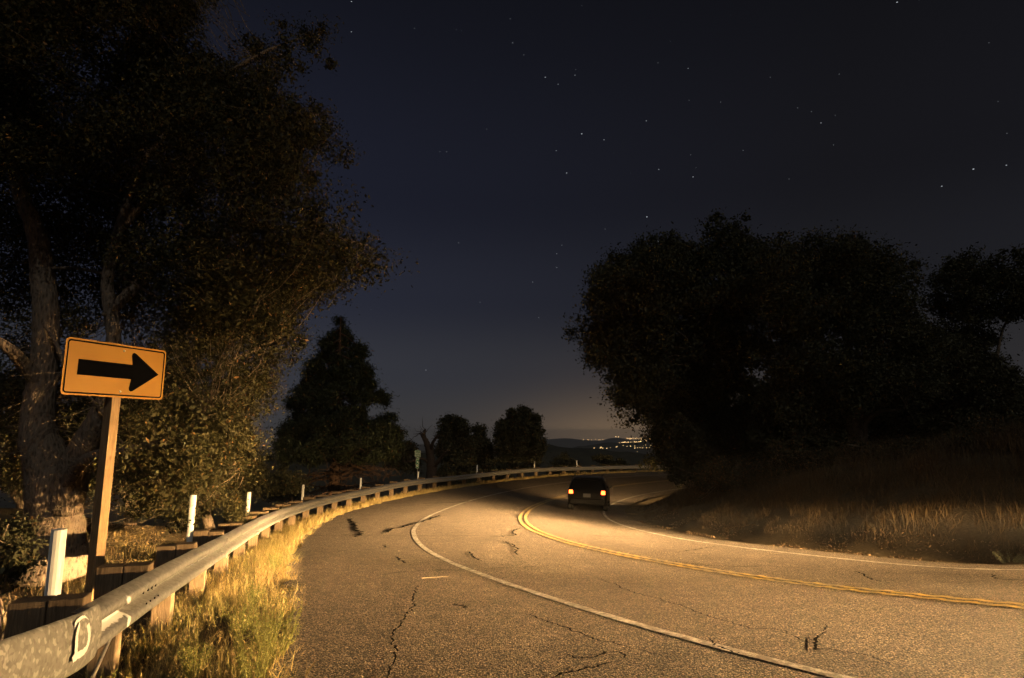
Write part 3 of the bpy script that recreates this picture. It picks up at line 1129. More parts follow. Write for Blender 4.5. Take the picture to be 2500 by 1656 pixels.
def letters(name, txt, size, x, z, parent, mat, y=-.0055):
    cu = bpy.data.curves.new(name, 'FONT')
    cu.body = txt
    cu.size = size
    cu.align_x = 'CENTER'
    cu.align_y = 'CENTER'
    cu.extrude = .0008
    tmp = bpy.data.objects.new(name + '_tmp', cu)
    COL.objects.link(tmp)
    bpy.context.view_layer.update()
    me = bpy.data.meshes.new_from_object(tmp.evaluated_get(bpy.context.evaluated_depsgraph_get()))
    bpy.data.objects.remove(tmp)
    o = link(name, me, mat, parent)
    o.location = (x, y, z)
    o.rotation_euler = (math.pi / 2, 0, 0)
    return o


for t, dz in (('SOUTH', .11), ('GRADE', 0), ('ROAD', -.11)):
    letters('lettering', t, .105, 0, zc + dz, p1, SIGN_WHITE)
for t, sz, dz in (('MILE', .078, .235), ('4', .22, .06), ('6', .22, -.16)):
    letters('lettering', t, sz, 0, zd + dz, p2, SIGN_WHITE)

# ------------------------------------------------------------------ vehicles
PAINT = m_plain('dark_car_paint', (.004, .004, .0045), .32, spec=.12, vary=.05)
GLASS = m_plain('dark_glass', (.006, .006, .007), .08, spec=.7, vary=.02)
TYRE = m_plain('tyre_rubber', (.007, .007, .007), .9, spec=.05, vary=.2)
RIM = m_plain('wheel_alloy', (.10, .10, .10), .3, metal=1.0)
BLACKP = m_plain('black_trim', (.006, .006, .006), .7, spec=.08, vary=.1)
TAIL = m_emit('lit_tail_lamp', (1.0, .10, .018), 11.0)
HEAD = m_emit('lit_headlamp', (1.0, .80, .50), 60.0)
PLATE_M = m_plain('licence_plate', (.09, .09, .085), .5)


def make_car(name):
    car = empty(name)                       # local +x forward, origin on the ground at mid length
    # stations: x, half width low, half width belt, half width roof, z bottom, z belt, z roof
    ST = [(-2.22, .74, .80, .56, .42, .92, .95), (-2.16, .86, .88, .62, .30, .96, 1.06), (-1.98, .90, .915, .66, .26, .98, 1.40),
          (-1.70, .915, .925, .68, .25, .99, 1.535), (-1.0, .92, .93, .70, .25, .99, 1.57), (-.2, .92, .93, .70, .25, .98, 1.565),
          (.35, .92, .925, .68, .25, .97, 1.50), (.85, .92, .92, .62, .25, .96, 1.20), (1.10, .915, .915, .70, .25, .955, 1.01),
          (1.65, .90, .89, .68, .26, .90, .95), (2.05, .86, .84, .62, .29, .82, .86), (2.20, .74, .74, .52, .36, .72, .75)]
    V = []
    for x, wl, wb, wr, zb, zm, zr in ST:
        half = [(0, zb), (wl * .8, zb), (wl * .97, zb + .05), (wl, zb + .14), (wb + .012, (zb + zm) / 2 + .05), (wb, zm - .03),
                (wb - .03, zm), (wb * .45 + wr * .55 + .01, zm * .45 + zr * .55), (wr, zr - .045), (wr - .07, zr - .012), (0, zr)]
        ring = [(x, y, z) for y, z in half] + [(x, -y, z) for y, z in half[-2:0:-1]]
        V += ring
    m = len(V) // len(ST)
    F = []
    for i in range(len(ST) - 1):
        for j in range(m):
            F.append((i * m + j, i * m + (j + 1) % m, (i + 1) * m + (j + 1) % m, (i + 1) * m + j))
    F.append(tuple(range(m - 1, -1, -1)))
    F.append(tuple((len(ST) - 1) * m + j for j in range(m)))
    body = MB().add(V, F).build('body', PAINT, car, smooth=True)
    sd = body.modifiers.new('sub', 'SUBSURF'); sd.levels = 1; sd.render_levels = 1
    # glass panes: rear, windscreen, side windows
    def pane(nm, pts, parent=car):
        c = np.mean(pts, axis=0)
        n = np.cross(np.array(pts[1]) - pts[0], np.array(pts[2]) - pts[0]); n /= np.linalg.norm(n)
        if n @ (c - np.array([-.2, 0, .8])) < 0: n = -n
        Vp = [np.array(p) + n * .012 for p in pts] + [np.array(p) - n * .02 for p in pts]
        k = len(pts)
        Fp = [tuple(range(k)), tuple(range(2 * k - 1, k - 1, -1))] + [((i + 1) % k, i, k + i, k + (i + 1) % k) for i in range(k)]
        return MB().add(Vp, Fp).build(nm, GLASS, parent, bevel=.01)
    rw = pane('rear_window', [(-2.085, .70, 1.02), (-2.085, -.70, 1.02), (-1.86, -.60, 1.44), (-1.86, .60, 1.44)])
    MB().tube([(-2.10, 0, 1.04), (-2.02, .38, 1.22)], .008, 5).build('wiper', BLACKP, rw)
    pane('windscreen', [(1.08, .72, 1.03), (1.08, -.72, 1.03), (.40, -.60, 1.47), (.40, .60, 1.47)])
    for s in (-1, 1):
        pane('side_window', [(.72, s * .885, 1.02), (-.40, s * .90, 1.03), (-.40, s * .745, 1.44), (.28, s * .745, 1.42)])
        pane('side_window', [(-.48, s * .90, 1.03), (-1.50, s * .895, 1.04), (-1.35, s * .74, 1.44), (-.48, s * .745, 1.44)])
        # mirrors
        mr = MB().box((.72, s * 1.00, 1.03), (.14, .19, .14), None, .8).build('mirror', PAINT, car, bevel=.03)
        MB().box((.645, s * 1.0, 1.03), (.006, .15, .10)).build('mirror_glass', GLASS, mr)
        # lamps
        tl = MB().box((-2.165, s * .735, .86), (.10, .20, .17), Matrix.Rotation(-s * .25, 3, 'Z'), .85).build('tail_lamp', TAIL, car, bevel=.02)
        MB().box((-2.15, s * .735, .975), (.10, .17, .04), Matrix.Rotation(-s * .25, 3, 'Z')).build('reflector', BLACKP, tl)
        MB().box((2.13, s * .64, .72), (.12, .30, .12), Matrix.Rotation(s * .3, 3, 'Z'), .9).build('headlamp', HEAD, car, bevel=.02)
        # wheels
        for x in (-1.36, 1.36):
            w = MB().tube([(x, s * .70, .34), (x, s * .72, .34), (x, s * .90, .34), (x, s * .92, .34)], [.30, .34, .34, .30], 28).build('wheel', TYRE, car, smooth=False)
            MB().tube([(x, s * .905, .34), (x, s * .928, .34)], [.23, .20], 16).build('rim', RIM, w)
            mbw = MB()
            for a in range(5):
                aa = a * 2 * math.pi / 5
                mbw.box((x + .12 * math.cos(aa), s * .932, .34 + .12 * math.sin(aa)), (.05, .01, .05))
            mbw.build('spokes', BLACKP, w)
    MB().box((-2.21, 0, .46), (.14, 1.60, .22), None, .94).build('rear_bumper', BLACKP, car, bevel=.04)
    MB().box((2.16, 0, .44), (.14, 1.50, .22), None, .94).build('front_bumper', BLACKP, car, bevel=.04)
    MB().box((2.20, 0, .66), (.05, .80, .14)).build('grille', BLACKP, car, bevel=.02)
    MB().box((-2.245, 0, .72), (.02, .34, .16)).build('licence_plate', PLATE_M, car)
    MB().box((-1.84, 0, 1.49), (.22, 1.05, .03)).build('roof_spoiler', PAINT, car, bevel=.01)
    for s in (-1, 1):
        MB().tube([(-1.5, s * .64, 1.58), (-1.3, s * .645, 1.61), (.0, s * .645, 1.61), (.2, s * .62, 1.56)], .015, 6).build('roof_rail', BLACKP, car)
    return car


def place_car(car, front_or_rear, xy, heading, is_front):
    h = Vector((math.cos(heading), math.sin(heading)))
    c = Vector(xy) - h * 2.22 if is_front else Vector(xy) + h * 2.22
    zf, zr_ = road_z(*(c + h * 1.36)), road_z(*(c - h * 1.36))
    nl = Vector((-h.y, h.x))
    zl, zr2 = road_z(*(c + nl * .8)), road_z(*(c - nl * .8))
    pitch = -math.atan2(zf - zr_, 2.72)
    roll = math.atan2(zl - zr2, 1.6)
    car.location = (c.x, c.y, (zf + zr_) / 2 + .012)
    car.rotation_euler = (roll, pitch, heading)


def copy_tree(o, parent=None):
    c = o.copy()
    COL.objects.link(c)
    c.parent = parent
    for ch in list(o.children):
        copy_tree(ch, c)
    return c


car = make_car('parked_car')
car.name = 'car'
place_car(car, None, (3.42, 28.0), math.atan2(.98, .19), False)
tag(car, 'dark car with lit red tail lamps driving into the bend', 'car')


def headlamp(name, car, local, energy, aim, size, elev, azim=None, blend=1.0, color=(1.0, .615, .255)):
    """a car's beam. elev / azim: list of (tangent of the angle, relative intensity), a pattern that shapes the light"""
    d = bpy.data.lights.new(name, 'SPOT')
    d.energy = energy
    d.color = color
    d.spot_size = math.radians(size)
    d.spot_blend = blend
    d.shadow_soft_size = .06
    d.use_nodes = True
    t = d.node_tree
    t.nodes.clear()
    out = t.nodes.new('ShaderNodeOutputLight')
    em = t.nodes.new('ShaderNodeEmission')
    t.links.new(em.outputs[0], out.inputs[0])
    tc = t.nodes.new('ShaderNodeTexCoord')
    sp = t.nodes.new('ShaderNodeSeparateXYZ')
    t.links.new(tc.outputs['Normal'], sp.inputs[0])
    def mth(op, x, y=None):
        m = t.nodes.new('ShaderNodeMath'); m.operation = op
        for i, v in enumerate((x, y)):
            if v is not None:
                t.links.new(v, m.inputs[i])
        return m.outputs[0]

    az = mth('ABSOLUTE', sp.outputs['Z'])
    flat = mth('SQRT', mth('ADD', mth('MULTIPLY', sp.outputs['X'], sp.outputs['X']), mth('MULTIPLY', sp.outputs['Z'], sp.outputs['Z'])))

    def curve(axis, pts, rng):
        mr = t.nodes.new('ShaderNodeMapRange')
        mr.inputs['From Min'].default_value = -rng
        mr.inputs['From Max'].default_value = rng
        t.links.new(mth('DIVIDE', sp.outputs[axis], flat if axis == 'Y' else az), mr.inputs['Value'])
        r = t.nodes.new('ShaderNodeValToRGB')
        r.color_ramp.interpolation = 'LINEAR'
        els = r.color_ramp.elements
        while len(els) < len(pts):
            els.new(.5)
        for e, (q, v) in zip(els, pts):
            e.position = (q + rng) / (2 * rng)
            e.color = (v, v, v, 1)
        t.links.new(mr.outputs[0], r.inputs[0])
        return r.outputs[0]

    fac = curve('Y', elev, 1.0)
    if azim:
        mu = t.nodes.new('ShaderNodeMath'); mu.operation = 'MULTIPLY'
        t.links.new(fac, mu.inputs[0]); t.links.new(curve('X', azim, 2.5), mu.inputs[1])
        fac = mu.outputs[0]
    t.links.new(fac, em.inputs['Strength'])
    o = bpy.data.objects.new(name, d)
    COL.objects.link(o)
    bpy.context.view_layer.update()
    M = Matrix.Translation(car.location) @ car.rotation_euler.to_matrix().to_4x4()
    p = M @ Vector(local)
    o.location = p
    a = Vector((aim[0] - p.x, aim[1] - p.y, 0))          # lamps sit level; the pattern gives the dip
    o.rotation_euler = a.to_track_quat('-Z', 'Y').to_euler()
    return o


# dipped beams of the car on the bend light the road beyond it
for s in (-1, 1):
    M = Matrix.Translation(car.location) @ car.rotation_euler.to_matrix().to_4x4()
    headlamp('headlamp_beam', car, (2.30, s * .64, .72), 11000, M @ Vector((20, s * .64 - 2.0, .30)), 110,
             [(-.3, .05), (-.06, 1.0), (-.005, .8), (.03, .12), (.2, .03)])

# added unseen car beyond the frame, put there to light road, rail and trees
added_car = copy_tree(car)
place_car(added_car, None, (10.6, 6.1), math.atan2(.34, -.94), True)
tag(added_car, 'added unseen car whose headlamps light the near road', 'car')
def aim_az(deg):
    return (10.6 + 30 * math.cos(math.radians(deg)), 6.1 + 30 * math.sin(math.radians(deg)))


for s in (-1, 1):
    # added car's beam, its pattern shaped to brighten the bend
    headlamp('headlamp_beam', added_car, (2.32, s * .64, .74), 770000, aim_az(125), 170,
             [(-.45, .003), (-.24, .022), (-.212, .05), (-.184, .12), (-.163, .24), (-.145, .5), (-.125, 1.0), (-.105, 1.0), (-.096, .55), (-.086, .22), (-.075, .09), (-.06, .025), (.05, .002)],
             [(-.60, 0.0), (-.404, .20), (-.268, .36), (-.14, .55), (-.017, .85), (.07, 1.1), (.13, .95), (.18, .30), (.235, .07), (.34, .012), (.5, .004), (.9, 0.0)], .15)
    # added wide lamp brightening the near road, verge, sign and oak
    headlamp('added_car_spill', added_car, (2.32, s * .60, .80), 86000, aim_az(168), 170,
             [(-.5, .008), (-.3, .025), (-.2, .09), (-.15, .30), (-.125, .50), (-.11, .60), (-.10, .70), (-.085, .78), (-.073, .84), (-.064, .68), (-.056, .40), (-.046, .26), (.0, .27), (.05, .24), (.08, .108), (.13, .062), (.2, .024), (.35, .007), (.7, .002)],
             [(-1.2, .16), (-.45, .36), (-.34, .50), (-.12, 1.0), (.05, 1.4), (.21, 1.8), (.32, 1.25), (.42, .45), (.60, 0.0)], .15)


# ------------------------------------------------------------------ vegetation
def in_poly(px, py, poly):
    px = np.asarray(px, float); py = np.asarray(py, float)
    r = np.zeros(px.shape, bool)
    n = len(poly)
    for i in range(n):
        x1, y1 = poly[i]; x2, y2 = poly[(i + 1) % n]
        c = ((y1 > py) != (y2 > py)) & (px < (x2 - x1) * (py - y1) / (y2 - y1 + 1e-9) + x1)
        r ^= c
    return r


def at_many(px, py, d):
    x = (px - 1250) / F_PX * d
    v = -(py - 828) / F_PX * d
    return np.stack([x, d * math.cos(PITCH) - v * math.sin(PITCH), d * math.sin(PITCH) + v * math.cos(PITCH)], -1)


def crown_clumps(poly, d0, d1, n, r0, r1, skip=None):
    """bough centres filling a crown of the given outline, spread through its depth"""
    xs = [p[0] for p in poly]; ys = [p[1] for p in poly]
    C, R = [], []
    tries = 0
    while len(C) < n and tries < n * 60:
        tries += 1
        px, py = random.uniform(min(xs), max(xs)), random.uniform(min(ys), max(ys))
        d = random.uniform(d0, d1)
        r = random.uniform(r0, r1)
        rp = r * F_PX / d * .8
        a = np.linspace(0, 2 * np.pi, 8, endpoint=False)
        if in_poly(px + rp * np.cos(a), py + rp * np.sin(a), poly).sum() < 8:
            continue
        if skip and skip(px, py, d):
            continue
        C.append(at(px, py, d)); R.append(r)
    for k in range(n // 2 * 4):                # small outer boughs break up the outline
        if len(C) >= n * 3 // 2: break
        px, py = random.uniform(min(xs), max(xs)), random.uniform(min(ys), max(ys))
        d = random.uniform(d0, d1)
        if in_poly(np.array([px]), np.array([py]), poly)[0] and not (skip and skip(px, py, d)):
            C.append(at(px, py, d)); R.append(r0 * random.uniform(.3, .7))
    return np.array(C), np.array(R)


def leaf_quads(cent, size, width=.5, up=.35, fold=.25):
    """one folded diamond per leaf"""
    n = len(cent)
    ax = RNG.normal(size=(n, 3)); ax /= np.linalg.norm(ax, axis=1)[:, None]
    nn = RNG.normal(size=(n, 3)); nn[:, 2] = np.abs(nn[:, 2]) + up
    side = np.cross(ax, nn); side /= np.linalg.norm(side, axis=1)[:, None] + 1e-9
    nrm = np.cross(side, ax)
    s = np.asarray(size)[:, None]
    b = cent - ax * s * .5
    t = cent + ax * s * .5
    m = cent + nrm * s * fold * .3
    l = m + side * s * width * .5
    r = m - side * s * width * .5
    V = np.stack([b, r, t, l], 1).reshape(-1, 3)
    F = np.arange(n * 4).reshape(n, 4)
    return V, F


def scatter_leaves(C, R, n, size, spray=.16, per=26, flat=.75, shell=.55, core=.22):
    """leaves in small sprays through each bough"""
    nt = max(1, n // per)
    k = RNG.choice(len(C), nt, p=R ** 1.45 / (R ** 1.45).sum())
    u = RNG.normal(size=(nt, 3)); u /= np.linalg.norm(u, axis=1)[:, None]
    rad = (shell + (1 - shell) * RNG.random(nt)) ** 1.0
    tw = C[k] + u * (R[k] * rad)[:, None] * np.array([1, 1, flat])
    idx = np.repeat(np.arange(nt), per)
    p = tw[idx] + RNG.normal(0, 1, (nt * per, 3)) * (spray * (.6 + .8 * RNG.random(nt)))[idx][:, None] * np.array([1, 1, .8])
    sz = size * (.6 + .8 * RNG.random(len(p)))
    tone = RNG.random(nt)[idx]
    if core:                                   # broader leaf sprays in the inside of each bough
        nc = int(n * core)
        k = RNG.choice(len(C), nc, p=R ** 1.45 / (R ** 1.45).sum())
        u = RNG.normal(size=(nc, 3)); u /= np.linalg.norm(u, axis=1)[:, None]
        p = np.vstack([p, C[k] + u * (R[k] * .75 * RNG.random(nc) ** .5)[:, None]])
        sz = np.concatenate([sz, size * (1.25 + .8 * RNG.random(nc))])
        tone = np.concatenate([tone, .3 * RNG.random(nc)])
    return p, sz, tone, tw


def leaf_tint(n, tone, a, b, brown=.04, bc=(.20, .11, .04)):
    t = np.clip(tone * .65 + RNG.random(n) * .45, 0, 1)[:, None]
    c = np.array(a) * (1 - t) + np.array(b) * t
    c = c * (.75 + .5 * RNG.random(n))[:, None]
    m = RNG.random(n) < brown
    m[int(n * .76):] = False
    c[m] = np.array(bc) * (.6 + .8 * RNG.random(m.sum()))[:, None]
    return np.repeat(c, 4, 0)


def limb_path(a, b, n=9, wig=.06, sag=.0, rise=0.0):
    a, b = np.array(a, float), np.array(b, float)
    t = np.linspace(0, 1, n)[:, None]
    L = np.linalg.norm(b - a)
    p = a + (b - a) * t
    w = np.cumsum(RNG.normal(0, wig * L / n ** .5, (n, 3)), 0)
    w = w - t * w[-1]
    p = p + w
    p[:, 2] += (np.sin(np.linspace(0, np.pi, n)) * (rise - sag) * L)
    return p


def twig_mesh(parent, tw, anchors, count, r0, mat, name='twigs', sides=3):
    """thin twigs from the nearest limb point into the foliage"""
    sel = RNG.choice(len(tw), min(count, len(tw)), replace=False)
    mb = MB()
    A = np.asarray(anchors)
    for q in tw[sel]:
        d = np.linalg.norm(A - q, axis=1)
        k = d.argmin()
        st = A[k]
        if d[k] > 2.6:
            st = q + (A[k] - q) / d[k] * 2.6 * random.uniform(.4, 1)
        p = limb_path(st, q + (q - st) * .12, 6, .10)
        mb.tube(p, np.linspace(r0, r0 * .3, 6), sides, cap=False)
    o = mb.build(name, mat, parent)
    o['kind'] = 'stuff'
    return o


def tree(name, label, poly, d0, d1, base, trunk_r, n_clump, r0, r1, n_leaf, leaf, cols, mat=LEAF, bark=BARK, group=None, limbs=9, spray=.16,
         per=26, brown=.03, twigs=60, trunk_top=None, skip=None, cat='tree', flat=.75, shell=.55, width=.5):
    C, R = crown_clumps(poly, d0, d1, n_clump, r0, r1, skip)
    root = empty(name, base)
    tag(root, label, cat, group)
    B = Vector(base)
    def own(o):
        o.parent = root
        o.matrix_parent_inverse = Matrix.Translation(-B)
        return o
    top = np.array(trunk_top) if trunk_top is not None else C.mean(0) + np.array([0, 0, .3])
    base_ = np.array(base) - np.array([0, 0, .4])
    tp = limb_path(base_, top, 12, .05)
    rr = np.linspace(trunk_r * 1.15, trunk_r * .35, 12); rr[0] *= 1.35; rr[1] *= 1.12
    own(MB().tube(tp, rr, 12, bump=.05).build('trunk', bark, smooth=True))
    anchors = [tp[i] for i in range(3, 12)]
    order = RNG.permutation(len(C))[:limbs]
    for k in order:
        i = random.randint(3, 9)
        st = tp[i]
        p = limb_path(st, C[k], 9, .07, rise=.06)
        own(MB().tube(p, np.linspace(rr[i] * .55, max(.012, trunk_r * .06), 9), 7, bump=.05).build('limb', bark, smooth=True))
        anchors += [q for q in p[2:]]
    p, sz, tone, tw = scatter_leaves(C, R, n_leaf, leaf, spray, per, flat, shell)
    V, F = leaf_quads(p, sz, width)
    cr = own(fast_mesh('crown', V, F, mat, tint=leaf_tint(len(p), tone, *cols, brown)))
    cr['kind'] = 'stuff'
    if twigs:
        own(twig_mesh(None, tw, anchors, twigs, .012 if d0 < 20 else .02, bark))
    return root, anchors, C


def base_of(px, py, d):
    b = at(px, py, d); b[2] = ground_z(b[0], b[1]); return b


OAK_COL = ((.030, .028, .011), (.084, .074, .026))
DARK_COL = ((.034, .035, .017), (.090, .084, .038))

# --- the big oak behind the arrow sign
OAKL = [(-260, -330), (520, -330), (525, 40), (545, 140), (600, 95), (690, 45), (800, 55), (822, 170), (752, 225), (850, 252), (872, 330), (832, 385), (874, 475), (770, 445),
        (748, 505), (860, 522), (930, 570), (1000, 622), (940, 700), (918, 770), (800, 757), (748, 835), (722, 900), (692, 960), (645, 1060), (592, 1145), (545, 1240),
        (420, 1285), (290, 1250), (200, 1180), (-260, 1150)]


def oak_skip(px, py, d):
    if px < 330 and py > 430 and d < 10.9: return True
    if px > 640 and py < 520 and random.random() < .15: return True
    return px < 300 and py > 560 and random.random() < .45


oak_base = np.array([*at(132, 1325, 9.9)[:2], 0.0]); oak_base[2] = ground_z(oak_base[0], oak_base[1])
C, R = crown_clumps(OAKL, 8.6, 14.5, 430, .50, .95, oak_skip)
C2, R2 = crown_clumps([(380, 960), (700, 900), (640, 1060), (590, 1150), (540, 1240), (430, 1285), (300, 1250), (300, 1120)], 9.0, 12.5, 34, .35, .6)
C = np.vstack([C, C2]); R = np.concatenate([R, R2])
oak = empty('oak_tree', oak_base)
tag(oak, 'large spreading oak with forked trunk behind the arrow sign', 'tree')
OB = Vector(oak_base)


def own_oak(o):
    o.parent = oak
    o.matrix_parent_inverse = Matrix.Translation(-OB)
    return o


def px_limb(pts, radii, name, sides=14, bump=.045):
    P = catmull(np.array([at(*p) for p in pts]), 7)
    r = np.interp(np.linspace(0, 1, len(P)), np.linspace(0, 1, len(radii)), radii)
    own_oak(MB().tube(P, r, sides, bump=bump).build(name, BARK, smooth=True))
    return list(P)


anc = []
anc += px_limb([(130, 1400, 9.9), (131, 1330, 9.9), (133, 1260, 9.9), (128, 1190, 9.9), (108, 1110, 9.95), (92, 1050, 10.0), (98, 962, 10.1), (110, 860, 10.2), (112, 755, 10.3),
                (102, 660, 10.4), (88, 564, 10.4), (50, 470, 10.3), (20, 330, 10.2), (40, 150, 10.4)], [.58, .46, .40, .37, .31, .26, .22, .205, .19, .175, .15, .12, .08, .04], 'trunk', 18)
anc += px_limb([(150, 1240, 9.85), (180, 1150, 9.8), (212, 1075, 9.75), (246, 1010, 9.75), (268, 930, 9.9), (277, 819, 10.1), (262, 691, 10.3), (290, 560, 10.3), (340, 400, 10.4), (360, 200, 10.8)],
               [.30, .25, .20, .16, .13, .11, .095, .08, .06, .03], 'limb')
anc += px_limb([(165, 1190, 9.8), (190, 1142, 9.5), (225, 1116, 9.3), (275, 1104, 9.2), (344, 1092, 9.2), (420, 1070, 9.3), (500, 1010, 9.6)], [.16, .12, .095, .08, .06, .045, .02], 'limb', 10)
anc += px_limb([(255, 980, 9.8), (330, 945, 10.2), (409, 928, 10.5), (500, 912, 10.8), (590, 870, 11.2), (690, 820, 11.5)], [.13, .10, .085, .07, .05, .02], 'limb', 10)
anc += px_limb([(100, 940, 10.1), (57, 889, 9.8), (20, 850, 9.5), (-60, 800, 9.3)], [.14, .11, .09, .05], 'limb', 10)
anc += px_limb([(270, 760, 10.2), (400, 640, 10.8), (560, 560, 11.4), (720, 560, 12.0), (900, 600, 12.4)], [.10, .08, .06, .045, .02], 'limb', 9)
anc += px_limb([(290, 560, 10.3), (450, 400, 11), (600, 300, 11.6), (780, 280, 12.2)], [.08, .06, .045, .02], 'limb', 9)
anc += px_limb([(330, 420, 10.4), (480, 240, 11), (620, 140, 11.5), (740, 90, 12)], [.06, .05, .035, .015], 'limb', 8)
anc += px_limb([(430, 905, 10.6), (500, 1000, 10.3), (560, 1080, 10.0), (575, 1150, 9.8)], [.055, .045, .03, .012], 'limb', 8)
for k in range(16):
    i = random.randrange(20, len(anc)); c = C[random.randrange(len(C))]
    if np.linalg.norm(c - anc[i]) < 4:
        p = limb_path(anc[i], c, 8, .10)
        own_oak(MB().tube(p, np.linspace(.035, .010, 8), 6).build('limb', BARK, smooth=True)); anc += list(p[3:])
p, sz, tone, tw = scatter_leaves(C, R, 350000, .057, .12, 26, core=.45)
V, F = leaf_quads(p, sz, .46)
cr = own_oak(fast_mesh('crown', V, F, LEAF, tint=leaf_tint(len(p), tone, *OAK_COL, .05, (.23, .13, .05)))); cr['kind'] = 'stuff'
own_oak(twig_mesh(None, tw, anc, 900, .008, BARK))
# bare twigs in the shaded lower inside of the crown
lowt = []
for k in range(420):
    px, py = random.uniform(10, 560), random.uniform(840, 1270)
    if in_poly(np.array([px]), np.array([py]), OAKL)[0]:
        lowt.append(at(px, py, random.uniform(8.9, 12.0)))
own_oak(twig_mesh(None, np.array(lowt), anc, 420, .009, BARK))

for cx, ty, d, hw, hh, lab in ((40, 900, 18, 230, 330, 'dark tree filling the gap left of the oak trunk'), (330, 930, 19, 220, 300, 'dark tree behind the arrow sign post'), (520, 1010, 21, 130, 220, 'dark tree behind the lower right side of the big oak')):
    poly = [(cx - hw, ty + hh), (cx - hw * .9, ty + hh * .4), (cx - hw * .4, ty), (cx + hw * .4, ty + 5), (cx + hw * .95, ty + hh * .4), (cx + hw, ty + hh)]
    tree('dark_tree', lab, poly, d - 1.5, d + 2, base_of(cx, ty + hh, d), .18, 110, .4, .8, 26000, .10, DARK_COL, group='dark trees behind the big oak', limbs=6, twigs=60, spray=.2)

# --- conifer with dead lower boughs
CON = [(831, 772), (885, 800), (917, 842), (912, 870), (932, 912), (953, 928), (981, 970), (979, 1002), (995, 1024), (984, 1056), (975, 1110), (940, 1135), (700, 1140), (640, 1125),
       (670, 1079), (684, 1040), (686, 998), (716, 956), (735, 889), (752, 840), (758, 812)]
cb = at(820, 1170, 36); cb[2] = ground_z(cb[0], cb[1])
con = empty('conifer_tree', cb)
tag(con, 'tall dark conifer with bare drooping lower branches behind the guardrail', 'tree')
CB = Vector(cb)


def own_con(o):
    o.parent = con
    o.matrix_parent_inverse = Matrix.Translation(-CB)
    return o


ctop = at(832, 778, 36)
ctr = np.array([cb - [0, 0, .5], at(818, 1100, 36), at(822, 1000, 36), at(828, 880, 36), ctop])
CT = catmull(ctr, 8)
own_con(MB().tube(CT, np.interp(np.linspace(0, 1, len(CT)), [0, .3, 1], [.42, .22, .012]), 12, bump=.05).build('trunk', PINE_BARK, smooth=True))
C, R = crown_clumps(CON, 32.5, 39.5, 420, .32, .60)
C2, R2 = crown_clumps(CON[:6] + CON[-5:], 34.5, 37.5, 160, .18, .32)
C = np.vstack([C, C2]); R = np.concatenate([R, R2])
# keep boughs inside a cone round the trunk
keep = []
for k, c in enumerate(C):
    f = np.clip((ctop[2] - c[2]) / (ctop[2] - cb[2]), 0, 1)
    if np.hypot(c[0] - cb[0], c[1] - cb[1]) < .6 + 5.2 * f: keep.append(k)
C, R = C[keep], R[keep]
ca = list(CT[6:])
for k in range(0, len(C), 2):
    j = np.argmin(np.abs(CT[:, 2] - (C[k][2] + .5)))
    pth = limb_path(CT[j], C[k], 7, .05, rise=.04)
    ca += list(pth[3:])
    if k % 6 == 0:
        own_con(MB().tube(pth, np.linspace(.055, .015, 7), 5).build('limb', PINE_BARK, smooth=True))
p, sz, tone, tw = scatter_leaves(C, R, 105000, .24, .2, 26, .6, .2)
V, F = leaf_quads(p, sz, .2)
cr = own_con(fast_mesh('crown', V, F, NEEDLE, tint=leaf_tint(len(p), tone, (.018, .026, .012), (.042, .052, .022), .02))); cr['kind'] = 'stuff'
for k in range(34):
    h = random.uniform(1.2, 3.4)
    a = random.uniform(0, 2 * math.pi); L = random.uniform(2.2, 4.6)
    st = np.array([CT[3][0], CT[3][1], cb[2] + h])
    e = st + np.array([math.cos(a) * L, math.sin(a) * L, random.uniform(-.9, .3)])
    pth = limb_path(st, e, 12, .12, rise=.05)
    mb = MB().tube(pth, np.linspace(.06, .014, 12), 5)
    for q in range(6):
        i = random.randint(5, 11)
        e2 = pth[i] + RNG.normal(0, .5, 3) + np.array([0, 0, -.15])
        mb.tube(limb_path(pth[i], e2, 6, .16), np.linspace(.022, .008, 6), 4)
    own_con(mb.build('dead_branch', PINE_BARK, smooth=True))

# --- dead snag by the mile sign
sb = at(1050, 1150, 47); sb[2] = ground_z(sb[0], sb[1])
snag = empty('dead_tree', sb)
tag(snag, 'leafless dead tree with crooked broken limbs beside the mile sign', 'tree')
SB = Vector(sb)


def own_snag(o):
    o.parent = snag
    o.matrix_parent_inverse = Matrix.Translation(-SB)
    return o


def snag_limb(pts, radii, name):
    P = catmull(np.array([at(*q) for q in pts]), 6)
    mb = MB().tube(P, np.interp(np.linspace(0, 1, len(P)), np.linspace(0, 1, len(radii)), radii), 8, bump=.08)
    for q in range(7):
        i = random.randint(len(P) // 2, len(P) - 1)
        mb.tube(limb_path(P[i], P[i] + RNG.normal(0, .45, 3) + np.array([0, 0, .25]), 6, .15), np.linspace(.03, .008, 6), 4)
    own_snag(mb.build(name, DEAD_BARK, smooth=True))


sp_ = lambda x, y, d: (950 + x / 3.381, 960 + y / 3.381, d)
sbp = (1056, 1062 + 140, 47)
snag_limb([(1052, 1230, 47), sp_(350, 640, 47), sp_(345, 560, 47), sp_(330, 470, 47), sp_(300, 390, 47), sp_(265, 340, 47)], [.55, .40, .34, .30, .22, .10], 'trunk')
snag_limb([sp_(300, 390, 47), sp_(290, 340, 47), sp_(300, 295, 47)], [.16, .12, .05], 'limb')
snag_limb([sp_(345, 470, 47), sp_(360, 410, 46.6), sp_(390, 365, 46.4), sp_(420, 350, 46.3)], [.18, .13, .09, .04], 'limb')
snag_limb([sp_(370, 600, 47), sp_(410, 560, 46.6), sp_(450, 500, 46.4), sp_(500, 470, 46.2)], [.18, .13, .09, .03], 'limb')
snag_limb([sp_(330, 580, 47), sp_(270, 540, 46.6), sp_(200, 560, 46.4), sp_(120, 570, 46.2)], [.14, .10, .07, .03], 'limb')

